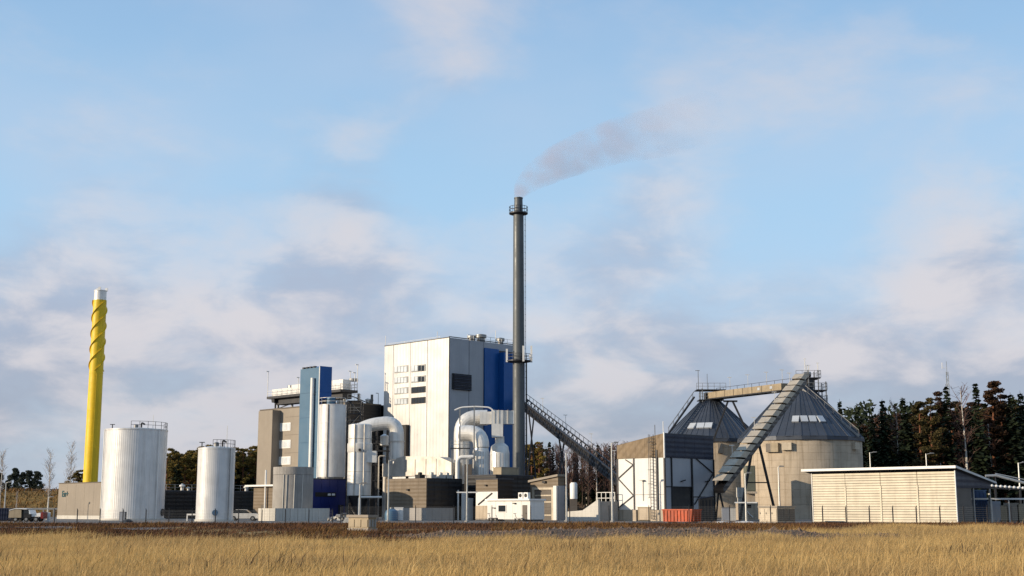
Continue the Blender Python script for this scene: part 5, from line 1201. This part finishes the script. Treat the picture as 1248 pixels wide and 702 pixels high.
def odds():
    t = thing('control_cabinet', 'small grey control cabinet at the foot of the big white tank', 'cabinet', (W(149.5, 634, 152).x, 152, Z0)); part('case', 'dark_steel', t, lambda m: m.box(-.35, .35, -.25, .25, .1, 1.25)); part('foot', 'concrete_grey', t, lambda m: m.box(-.3, .3, -.2, .2, 0, .098)); part('door_leaf', 'grey_clad', t, lambda m: m.box(-.3, .3, -.29, -.253, .15, 1.2))
    t = thing('tarp_heap', 'low black heap beside the small grey control cabinet', 'heap', (W(156, 634, 151).x, 151, Z0)); part('heap', 'black_paint', t, lambda m: m.lathe([(.6, 0), (.5, .25), (.2, .42), (.01, .45)], 12, wob=lambda k: .2 * math.sin(k * 2.3)), True)
    t = thing('pipe_trestle', 'small white pipe frame left of the smaller tank foot', 'frame', (W(227.5, 634, 172).x, 172, Z0)); L = W(240, 634, 172).x - W(227.5, 634, 172).x
    part('beam', 'white_paint', t, lambda m: m.box(0, L, -.1, .1, .75, .95))
    for x in (.05, L - .1): part('leg', 'white_paint', t, lambda m: m.box(x - .07, x + .07, -.08, .08, 0, .748))
    t = thing('heap_of_scrap', 'heap of broken pale concrete pieces beside the blue house', 'rubble', (W(418, 634, 170).x, 170, Z0)); r_ = random.Random(5)
    for i in range(26):
        x = r_.gauss(0, 1.1); y = r_.uniform(-.8, .8); z = max(0, .9 - abs(x) * .4) * r_.random()
        o = bx('chunk', ('concrete_light', 'dark_steel', 'concrete_grey')[i % 3], t, -.3, .3, -.2, .2, -.1, .14); o.location = (x, y, z + .1); o.rotation_euler = (r_.uniform(-.6, .6), r_.uniform(-.6, .6), r_.uniform(0, 3)); s = r_.uniform(.5, 1.2); o.scale = (s, s, s)
    t = thing('water_tank', 'small rounded blue-grey tank beside the low brown house', 'tank', (W(477, 634, 172).x, 172, Z0)); part('shell', 'blue_light', t, lambda m: m.lathe([(.85, 0), (.9, .9), (.75, 1.35), (.35, 1.6), (.01, 1.65)], 24), True); part('hatch', 'grey_steel', t, lambda m: m.lathe([(.25, 1.6), (.25, 1.75), (.01, 1.78)], 12), True)
    t = thing('white_crate', 'white boxy cabinet between the rounded tank and the plinth wall', 'cabinet', (W(486, 634, 173).x, 173, Z0)); part('case', 'white_paint', t, lambda m: m.box(-.55, .55, -.4, .4, .1, 1.7)); part('foot', 'concrete_grey', t, lambda m: m.box(-.5, .5, -.36, .36, 0, .098)); part('lid', 'white_paint', t, lambda m: m.box(-.6, .6, -.45, .45, 1.702, 1.78))
    t = thing('stack_of_pallets', 'flat white slab pile before the small meadow kiosk pole', 'slab pile', (W(436, 634, 150).x, 150, Z0))
    for i in range(3): bx('slab', 'concrete_light', t, -1.6 + .1 * i, 1.5 - .05 * i, -.8, .8, .02 + .2 * i, .2 + .2 * i)
odds()

# ------------------------------------------------------------------ trees
def quads(name, m, C, U, V, tone, parent):
    n = len(C); v = np.concatenate([C - U - V, C + U - V, C + U + V, C - U + V], 1).reshape(-1, 3)
    me = bpy.data.meshes.new(name); me.vertices.add(n * 4); me.vertices.foreach_set('co', v.astype(np.float32).ravel())
    me.loops.add(n * 4); me.loops.foreach_set('vertex_index', np.arange(n * 4, dtype=np.int32)); me.polygons.add(n)
    me.polygons.foreach_set('loop_start', np.arange(0, n * 4, 4, dtype=np.int32)); me.update(calc_edges=True)
    at = me.attributes.new('tone', 'FLOAT', 'FACE'); at.data.foreach_set('value', np.asarray(tone, np.float32)); me.materials.append(M[m]); me.validate()
    o = bpy.data.objects.new(name, me); COL.objects.link(o); o.parent = parent; return o
def unit(a): return a / np.maximum(np.linalg.norm(a, axis=1, keepdims=True), 1e-6)
def rand_dirs(n, R): return unit(R.normal(size=(n, 3)))
def spruce(seed, h=20.0, rmax=2.3, m='needles_spruce', low=.1):
    R = np.random.default_rng(seed); t = empty('spruce_tree')
    part('trunk', 'bark_dark', t, lambda b: b.tube([(0, 0, 0), (.05, 0, h * .5), (0, 0, h)], [.24, .15, .02], 7), True)
    C = []; U = []; V = []; tone = []
    z = h * low
    while z < h * .985:
        f = 1 - (z - h * low) / (h * (1 - low)); rr = rmax * f ** .85 * R.uniform(.7, 1.1) + .12; nb = int(5 + 6 * f); a0 = R.uniform(0, 6.3)
        for k in range(nb):
            if R.random() < .12: continue
            a = a0 + 6.283 * k / nb + R.normal(0, .15); L = rr * R.uniform(.65, 1.15); nq = max(2, int(L / .28))
            for j in range(nq):
                s = (j + .6) / nq; r_ = L * s; c = np.array([math.cos(a) * r_, math.sin(a) * r_, z - .35 * r_ * s + R.normal(0, .06)])
                C.append(c); d = np.array([math.cos(a), math.sin(a), -.35 + R.normal(0, .2)]); sd_ = np.array([-math.sin(a), math.cos(a), R.normal(0, .45)])
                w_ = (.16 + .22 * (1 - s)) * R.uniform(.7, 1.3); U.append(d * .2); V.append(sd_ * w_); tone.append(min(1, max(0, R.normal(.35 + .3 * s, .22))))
        z += h * .022 * R.uniform(.8, 1.3)
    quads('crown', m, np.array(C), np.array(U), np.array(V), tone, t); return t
def pine(seed, h=19.0, m='needles_pine', cs=.55, rad=1.9, bark='bark_pine', name='pine_tree', clumps=20):
    R = np.random.default_rng(seed); t = empty(name); bend = R.normal(0, .4)
    def tr(b):
        b.tube([(0, 0, 0), (bend * .4, 0, h * .4), (bend * .8, 0, h * .75), (bend, 0, h * .98)], [.22, .18, .12, .03], 7)
        for i in range(16):
            z = h * R.uniform(cs * .7, .93); a = R.uniform(0, 6.3); L = R.uniform(.6, 1.6); b.tube([(bend * z / h, 0, z), (bend * z / h + L * math.cos(a), L * math.sin(a), z + L * .35)], [.06, .02], 4)
    part('trunk', bark, t, tr, True)
    C = []; U = []; V = []; T = []
    for i in range(clumps):
        z = h * (cs + (1.0 - cs) * (i + R.random()) / clumps); f = (z / h - cs) / (1 - cs); rr = rad * (math.sin(min(1, .25 + f * .8) * math.pi) * .75 + .3)
        a = R.uniform(0, 6.3); q = rr * math.sqrt(R.random()); cx, cy = bend * z / h + q * math.cos(a), q * math.sin(a); br_ = R.uniform(.5, .95); n = int(230 * br_)
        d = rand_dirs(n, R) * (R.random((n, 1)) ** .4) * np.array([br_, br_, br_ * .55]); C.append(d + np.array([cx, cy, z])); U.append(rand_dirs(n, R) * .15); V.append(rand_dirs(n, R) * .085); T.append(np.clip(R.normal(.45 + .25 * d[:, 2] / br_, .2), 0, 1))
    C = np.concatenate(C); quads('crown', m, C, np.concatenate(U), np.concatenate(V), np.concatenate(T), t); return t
def bare(seed, h=16.0, bark='bark_birch', tw='twig', spread=1.6, name='bare_tree', dense=1.0):
    R = np.random.default_rng(seed); t = empty(name)
    part('trunk', bark, t, lambda b: b.tube([(0, 0, 0), (R.normal(0, .15), 0, h * .45), (R.normal(0, .25), 0, h * .98)], [.16, .11, .02], 6), True)
    def tw_(b):
        for i in range(int(34 * dense)):
            z = h * R.uniform(.3, .95); a = R.uniform(0, 6.3); L = spread * (1.15 - .75 * abs(z / h - .5)) * R.uniform(.5, 1.1); e = Vector((L * math.cos(a) * .55, L * math.sin(a) * .55, L * R.uniform(.7, 1.1)))
            p0 = Vector((0, 0, z)); b.tube([p0, p0 + e * .6, p0 + e], [.045, .03, .012], 3, False)
            for k in range(6):
                s = R.uniform(.3, 1); q = p0 + e * s; w = Vector((R.normal(0, .45), R.normal(0, .45), R.uniform(.2, .8))) * L * .45; b.tube([q, q + w], [.022, .008], 3, False)
    part('crown', tw, t, tw_); return t
PROTO = dict(s=[spruce(11), spruce(12, 20, 1.9), spruce(13, 20, 2.6, low=.2)], r=[pine(21, m='needles_rust', rad=1.6, cs=.4, bark='bark_pine'), pine(22, m='needles_rust', rad=1.4, cs=.5)],
             p=[pine(31), pine(32, cs=.6), pine(33, rad=2.2, cs=.5)], d=[spruce(34, 20, 2.9, low=.3), spruce(35, 20, 3.1, low=.22)],
             o=[pine(36, m='needles_olive', rad=2.3, cs=.4, clumps=26), pine(37, m='needles_olive', rad=2.0, cs=.45, clumps=24)], b=[bare(41, spread=2.3, dense=1.5), bare(42, spread=2.0, dense=1.5)], w=[bare(43, bark='bark_dark', tw='twig', dense=1.5), bare(44, bark='bark_dark', tw='twig', spread=2.0, dense=1.5)], f=[pine(51, h=12, cs=.2, m='needles_far', rad=2.0, name='far_pine', bark='bark_dark', clumps=46), pine(52, h=12, cs=.3, m='needles_far', rad=2.4, name='far_pine', bark='bark_dark', clumps=50)])
H0 = dict(o=19, s=20, r=19, p=19, d=20, b=16, w=16, f=12); used = set()
def plant(kind, px, pytop, Y, label, group, wide=1.0, z=0.0):
    vs = PROTO[kind]; i = random.randrange(len(vs)); src = vs[i]
    w = W(px, pytop, Y); h = w.z - z
    if h < 3: return
    if id(src) not in used: used.add(id(src)); o = src
    else: o = copy_tree(src)
    k = h / H0[kind]; o.location = (w.x, Y, z); o.rotation_euler = (0, 0, random.uniform(0, 6.28)); wk = k * wide * random.uniform(.9, 1.15); o.scale = (wk, wk, k)
    props(o, label, {'o': 'pine', 's': 'spruce', 'r': 'tree', 'p': 'pine', 'd': 'conifer', 'b': 'tree', 'w': 'tree', 'f': 'pine'}[kind], group)
    return o
GR = 'trees of the dark forest on the right'
# skyline trees read one by one
plant('s', 1023, 486, 245, 'lone small spruce peeping out beside the nearer silo platform', GR)
for px, py, k, lab in ((1044, 500, 'd', 'broad dark conifer just right of the nearer silo roof'), (1075, 486, 'd', 'tall dark bushy conifer left of the rust-coloured pines'), (1100, 484, 's', 'thin spruce top between dark conifer and rust pines'), (1118, 489, 'o', 'broad olive-brown pine in the middle of the right-hand forest'),
                       (1131, 487, 'o', 'olive-brown pine touching the broad one in the right-hand forest'), (1146, 479, 'r', 'rust-brown pine left of the tallest spruce'), (1152.5, 468, 's', 'tall pointed spruce just left of the radio mast'), (1171, 473, 'b', 'bare birch right of the radio mast'),
                       (1188.5, 467, 's', 'tallest pointed spruce right of the radio mast'), (1203, 465, 'r', 'tall rust-brown tree right of the tallest spruce'), (1218, 483, 'r', 'short rust-brown tree top near the right edge'), (1231, 478, 'd', 'broad black conifer near the right edge'), (1243, 476, 'd', 'dark broad conifer cut by the right edge'),
                       (1092, 492, 'b', 'bare pale birch trunk before the rust pines'), (1062, 505, 'd', 'low dark conifer between the two left-hand conifers of the forest')):
    plant(k, px, py, 248 + random.uniform(-4, 8), lab, GR, 1.15)
LAB = {'s': 'dark spruce deep in the right-hand forest', 'd': 'dark bushy conifer deep in the right-hand forest', 'r': 'rust-coloured pine within the right-hand forest', 'o': 'olive-brown pine within the right-hand forest', 'b': 'bare white birch within the right-hand forest'}
def skyl(px): return np.interp(px, [1000, 1023, 1050, 1075, 1100, 1130, 1160, 1190, 1220, 1250, 1290], [520, 505, 508, 495, 500, 492, 486, 484, 488, 480, 480])
px = 1014.0
while px < 1285:
    for row in range(3):
        x = px + random.uniform(-5, 5); Y = 262 + row * 16 + random.uniform(-5, 5); k = random.choice('sssssddrrosdsb'); plant(k, x, skyl(x) + random.uniform(4, 22), Y, LAB[k] + (', towards the nearer silo' if x < 1085 else ', above the right half of the cream shed' if x < 1165 else ', towards the right edge'), GR, 1.25)
    px += 6.0
GL = 'pines behind the tanks on the left'
for px in np.arange(204, 322, 4.2):
    for row in range(2):
        k = random.choice('pppppd'); x = px + random.uniform(-3, 3); plant(k, x, (548 if x < 240 else 544 if x < 300 else 541) + random.uniform(-2, 9) + row * 3, 325 + row * 14 + random.uniform(-5, 5), {'p': 'sunlit yellow-green pine', 'd': 'dark conifer'}[k] + (' in the wood seen between the two white tanks' if x < 262 else ' in the wood between smaller tank and office block'), GL, 1.1)
for px in (91, 97, 104): plant('p', px, 574 + random.uniform(-2, 3), 300, 'low pine peeping over the pump house beside the yellow chimney', GL, 1.5)
GC = 'trees behind the sloping fuel conveyor'
for px in np.arange(640, 770, 3.6):
    for row in range(2):
        k = random.choice('wwwwsb' if px > 665 else 'spws'); x = px + random.uniform(-3, 3)
        plant(k, x, np.interp(x, [640, 665, 690, 720, 770], [538, 541, 544, 543, 538]) + random.uniform(-3, 8), 330 + row * 14 + random.uniform(-5, 5), {'w': 'bare reddish tree in the wood behind the fuel conveyor', 's': 'dark spruce in the wood behind the fuel conveyor', 'p': 'green pine in the wood behind the fuel conveyor', 'b': 'bare white birch in the wood behind the fuel conveyor'}[k] + (', under its upper end' if x < 700 else ', under its lower end'), GC, 1.15)
GF = 'trees on the far left horizon'
for px, py in ((0, 577), (18.5, 571), (28, 576), (36, 574), (46, 575)):
    plant('f', px, py, 470, {28: 'leftmost of the three bushy dark pines on the far left horizon', 36: 'middle one of the three bushy dark pines on the far left horizon', 46: 'rightmost of the three bushy dark pines on the far left horizon'}[px] if px not in (0, 18.5) else ('dark pine cut by the left edge on the far horizon' if px == 0 else 'slim dark pine second from the left edge on the horizon'), GF, .9)
for px, py, Y, lab in ((62, 549, 250, 'pale bare birch left of the pump house'), (88, 540, 255, 'tall pale bare birch beside the yellow chimney'), (4, 548, 252, 'pale bare birch at the very left edge'), (21, 598, 245, 'short bare birch on the embankment slope')):
    o = plant('b', px, py, Y, lab, 'bare birches near the left embankment', 1.0)
    for c in o.children:
        if c.name.startswith('crown'): c.data = c.data.copy(); c.data.materials.clear(); c.data.materials.append(M['twig_pale'])
for vs in PROTO.values():
    for src in vs:
        if id(src) not in used:
            for c in list(src.children): bpy.data.objects.remove(c, do_unlink=True)
            bpy.data.objects.remove(src, do_unlink=True)
# woods beyond, read as one mass
def wood(name, label, x0, x1, y0, y1, hmax, n, m, seed):
    R = np.random.default_rng(seed); C = np.stack([R.uniform(x0, x1, n), R.uniform(y0, y1, n), R.random(n) ** .8 * hmax], 1); C[:, 2] *= .75 + .25 * np.sin(C[:, 0] * .9) * np.sin(C[:, 0] * .37 + 1)
    o = quads(name, m, C, rand_dirs(n, R) * .5, rand_dirs(n, R) * .4, R.random(n), None); props(o, label, None, None, 'stuff'); return o
wood('far_wood', 'dense dark wood deep behind the right-hand trees', 70, 150, 308, 340, 28, 60000, 'needles_spruce', 1)
wood('far_wood', 'dense undergrowth of the wood behind the white tanks', -110, -58, 350, 372, 13, 9000, 'needles_pine', 2)
wood('far_wood', 'dense brush behind the fuel conveyor', 0, 42, 362, 380, 13, 9000, 'weed_dark', 3)
wood('undergrowth', 'dark undergrowth at the foot of the right-hand forest', 60, 130, 236, 300, 3.0, 12000, 'needles_spruce', 4)
wood('undergrowth', 'dark undergrowth at the foot of the wood behind the conveyor', 0, 40, 318, 350, 3.5, 5000, 'weed_dark', 5)

# ------------------------------------------------------------------ grass, heath, stones
def blades(name, label, m, XY, zf, hmin, hmax, w, lean, seed, tone_mu=.5):
    R = np.random.default_rng(seed); n = len(XY); h = R.uniform(hmin, hmax, n) * (.75 + .4 * R.random(n)) * (1 + .35 * np.sin(XY[:, 0] * .9 + 1.7 * np.sin(XY[:, 1] * .55)) * np.sin(XY[:, 1] * .7 + 1.3 * np.sin(XY[:, 0] * .47))); a = R.uniform(0, 6.283, n); ww = w * R.uniform(.6, 1.4, n)
    X, Y = XY[:, 0], XY[:, 1]; Z = zf(X, Y); lx = lean * h * (R.normal(.5, .8, n)); ly = lean * h * R.normal(0, .6, n)
    ux, uy = np.cos(a) * ww, np.sin(a) * ww
    P0 = np.stack([X - ux, Y - uy, Z - .05], 1); P1 = np.stack([X + ux, Y + uy, Z - .05], 1); mx, my = X + lx * .35, Y + ly * .35
    P2 = np.stack([mx + ux * .8, my + uy * .8, Z + h * .6], 1); P3 = np.stack([mx - ux * .8, my - uy * .8, Z + h * .6], 1); P4 = np.stack([X + lx, Y + ly, Z + h], 1)
    v = np.stack([P0, P1, P2, P3, P4], 1).reshape(-1, 3); k = np.arange(n)[:, None] * 5
    li = np.concatenate([k + 0, k + 1, k + 2, k + 3, k + 3, k + 2, k + 4], 1).ravel().astype(np.int32)
    ls = np.stack([np.arange(n) * 7, np.arange(n) * 7 + 4], 1).ravel().astype(np.int32)
    me = bpy.data.meshes.new(name); me.vertices.add(n * 5); me.vertices.foreach_set('co', v.astype(np.float32).ravel()); me.loops.add(n * 7); me.loops.foreach_set('vertex_index', li); me.polygons.add(n * 2); me.polygons.foreach_set('loop_start', ls); me.update(calc_edges=True)
    tone = np.clip(R.normal(tone_mu, .19, n), 0, 1); at = me.attributes.new('tone', 'FLOAT', 'FACE'); at.data.foreach_set('value', np.repeat(tone, 2).astype(np.float32)); me.materials.append(M[m]); me.validate()
    o = bpy.data.objects.new(name, me); COL.objects.link(o); props(o, label, None, None, 'stuff'); return o
def scatter(n, y0, y1, seed, pw=1.0, margin=8):
    R = np.random.default_rng(seed); Y = y0 + (y1 - y0) * R.random(n * 2) ** pw; X = (R.random(n * 2) * 2 - 1) * (Y * .42 + margin); return np.stack([X, Y], 1), R
XY, R = scatter(330000, 26, 112, 61)
patch = .5 + .5 * np.sin(XY[:, 0] * .5 + 2 * np.sin(XY[:, 1] * .23)) * np.sin(XY[:, 1] * .33 + np.sin(XY[:, 0] * .21))
keep = (XY[:, 1] < grass_far(XY[:, 0]) + R.normal(0, 1.5, len(XY))) & (R.random(len(XY)) < .55 + .45 * patch); XY = XY[keep][:400000]
blades('dry_grass', 'golden dry meadow grass in the foreground', 'dry_grass', XY, zt, .16, .42, .0075, .5, 62)
XY, R = scatter(5000, 28, 105, 63); XY = XY[(XY[:, 1] < grass_far(XY[:, 0]))]; blades('grass_stalks', 'taller pale seed stalks standing out of the dry grass', 'dry_grass', XY, zt, .5, .85, .007, .35, 64, .8)
XY, R = scatter(1500, 27, 90, 65); c = np.array([[-19, 45], [-7, 38], [17, 50], [24, 60], [3, 55], [20, 36]]); XY = np.concatenate([XY[:500], (c[R.integers(0, 6, 900)] + R.normal(0, .9, (900, 2)) * np.array([1.8, 1.0]))]); XY = XY[XY[:, 1] < grass_far(XY[:, 0])]; blades('dead_weeds', 'dark dead weed stalks scattered in the dry grass', 'weed_dark', XY, zt, .35, .75, .01, .45, 66)
XY, R = scatter(70000, 62, 131, 67); keep = (XY[:, 1] > grass_far(XY[:, 0]) - 3) & ((mound(XY[:, 0], XY[:, 1]) < zt(XY[:, 0], XY[:, 1]) + .03) | (XY[:, 1] > 96)) & (XY[:, 1] < 130.5); blades('heath', 'low dark reddish-brown heath on the earth bank', 'heath', XY[keep][:80000], zt, .06, .27, .02, .6, 68)
XY, R = scatter(30000, 62, 131, 70); keep = (XY[:, 1] > grass_far(XY[:, 0]) - 2) & (XY[:, 1] < 130.5) & (np.sin(XY[:, 0] * .35) + np.sin(XY[:, 0] * .11 + 1) > .2); blades('bank_grass', 'orange-brown grass tufts on the earth bank', 'scrub', XY[keep], lambda x, y: np.maximum(zt(x, y), 0), .12, .42, .014, .5, 71)
R = np.random.default_rng(72); n = 9000; XY = np.stack([R.uniform(-150, -60, n), R.uniform(252, 292, n)], 1); blades('scrub', 'orange-brown scrub on the left embankment', 'scrub', XY, emb, .25, .8, .09, .6, 73)
def stones():
    R = np.random.default_rng(80); n = 3200; X = R.uniform(-11, 29, n); Y = np.clip(R.normal(83, 6, n), 68, 104); Z = mound(X, Y); ok = Z > zt(X, Y) + .02; X, Y, Z = X[ok], Y[ok], Z[ok]; b = MB()
    base = [(1, 0, 0), (-1, 0, 0), (0, 1, 0), (0, -1, 0), (0, 0, .8), (0, 0, -.8)]; fs = [(0, 2, 4), (2, 1, 4), (1, 3, 4), (3, 0, 4), (2, 0, 5), (1, 2, 5), (3, 1, 5), (0, 3, 5)]
    for x, y, z in zip(X, Y, Z):
        s = float(R.gamma(2.0, .03)) + .03; j = R.uniform(.6, 1.3, (6, 1)); a = R.uniform(0, 6.3); c_, s_ = math.cos(a), math.sin(a); p = np.array(base) * j * s
        b.add([(x + q[0] * c_ - q[1] * s_, y + q[0] * s_ + q[1] * c_, z + q[2]) for q in p], fs)
    o = b.build('stones', 'stone'); props(o, 'loose grey stones covering the gravel mound', None, None, 'stuff')
stones()

# ------------------------------------------------------------------ smoke
def smoke():
    path = [(631, 240, 5), (636, 230, 11), (650, 216, 18), (678, 199, 24), (712, 185, 28), (750, 172, 31), (795, 163, 35), (840, 150, 38), (890, 136, 40)]
    Y = SY; pts = [W(px, py, Y + i * 3) for i, (px, py, _) in enumerate(path)]; rs = [r * Y / F for _, _, r in path]
    o = MB().tube(pts, rs, 16).build('smoke', 'stone', None, True); o.data.materials.clear()
    m = bpy.data.materials.new('smoke'); m.use_nodes = True; t = NT(m.node_tree); t.n.clear(); out = t.node('ShaderNodeOutputMaterial'); v = t.node('ShaderNodeVolumePrincipled')
    v.inputs['Color'].default_value = (.80, .70, .74, 1); v.inputs['Anisotropy'].default_value = .2
    oc = t.node('ShaderNodeTexCoord').outputs['Object']
    n = t.noise(oc, .18, 4, .6); 
    # density falls off from the plume's axis and along its length
    a = pts[0]; b_ = pts[-1]; sep = t.node('ShaderNodeSeparateXYZ'); t.l.new(oc, sep.inputs[0])
    along = t.ramp(sep.outputs[0], pts[1].x, pts[-1].x, 1.0, 0.0, False)
    d = t.math('MULTIPLY', t.ramp(n, .36, .66), t.math('MULTIPLY', t.math('POWER', along, 1.4), .17))
    t.l.new(d, v.inputs['Density']); t.l.new(v.outputs[0], out.inputs['Volume']); o.data.materials.append(m)
    props(o, 'thin mauve-grey smoke drifting right from the tall smokestack', 'smoke', None, 'stuff')
smoke()
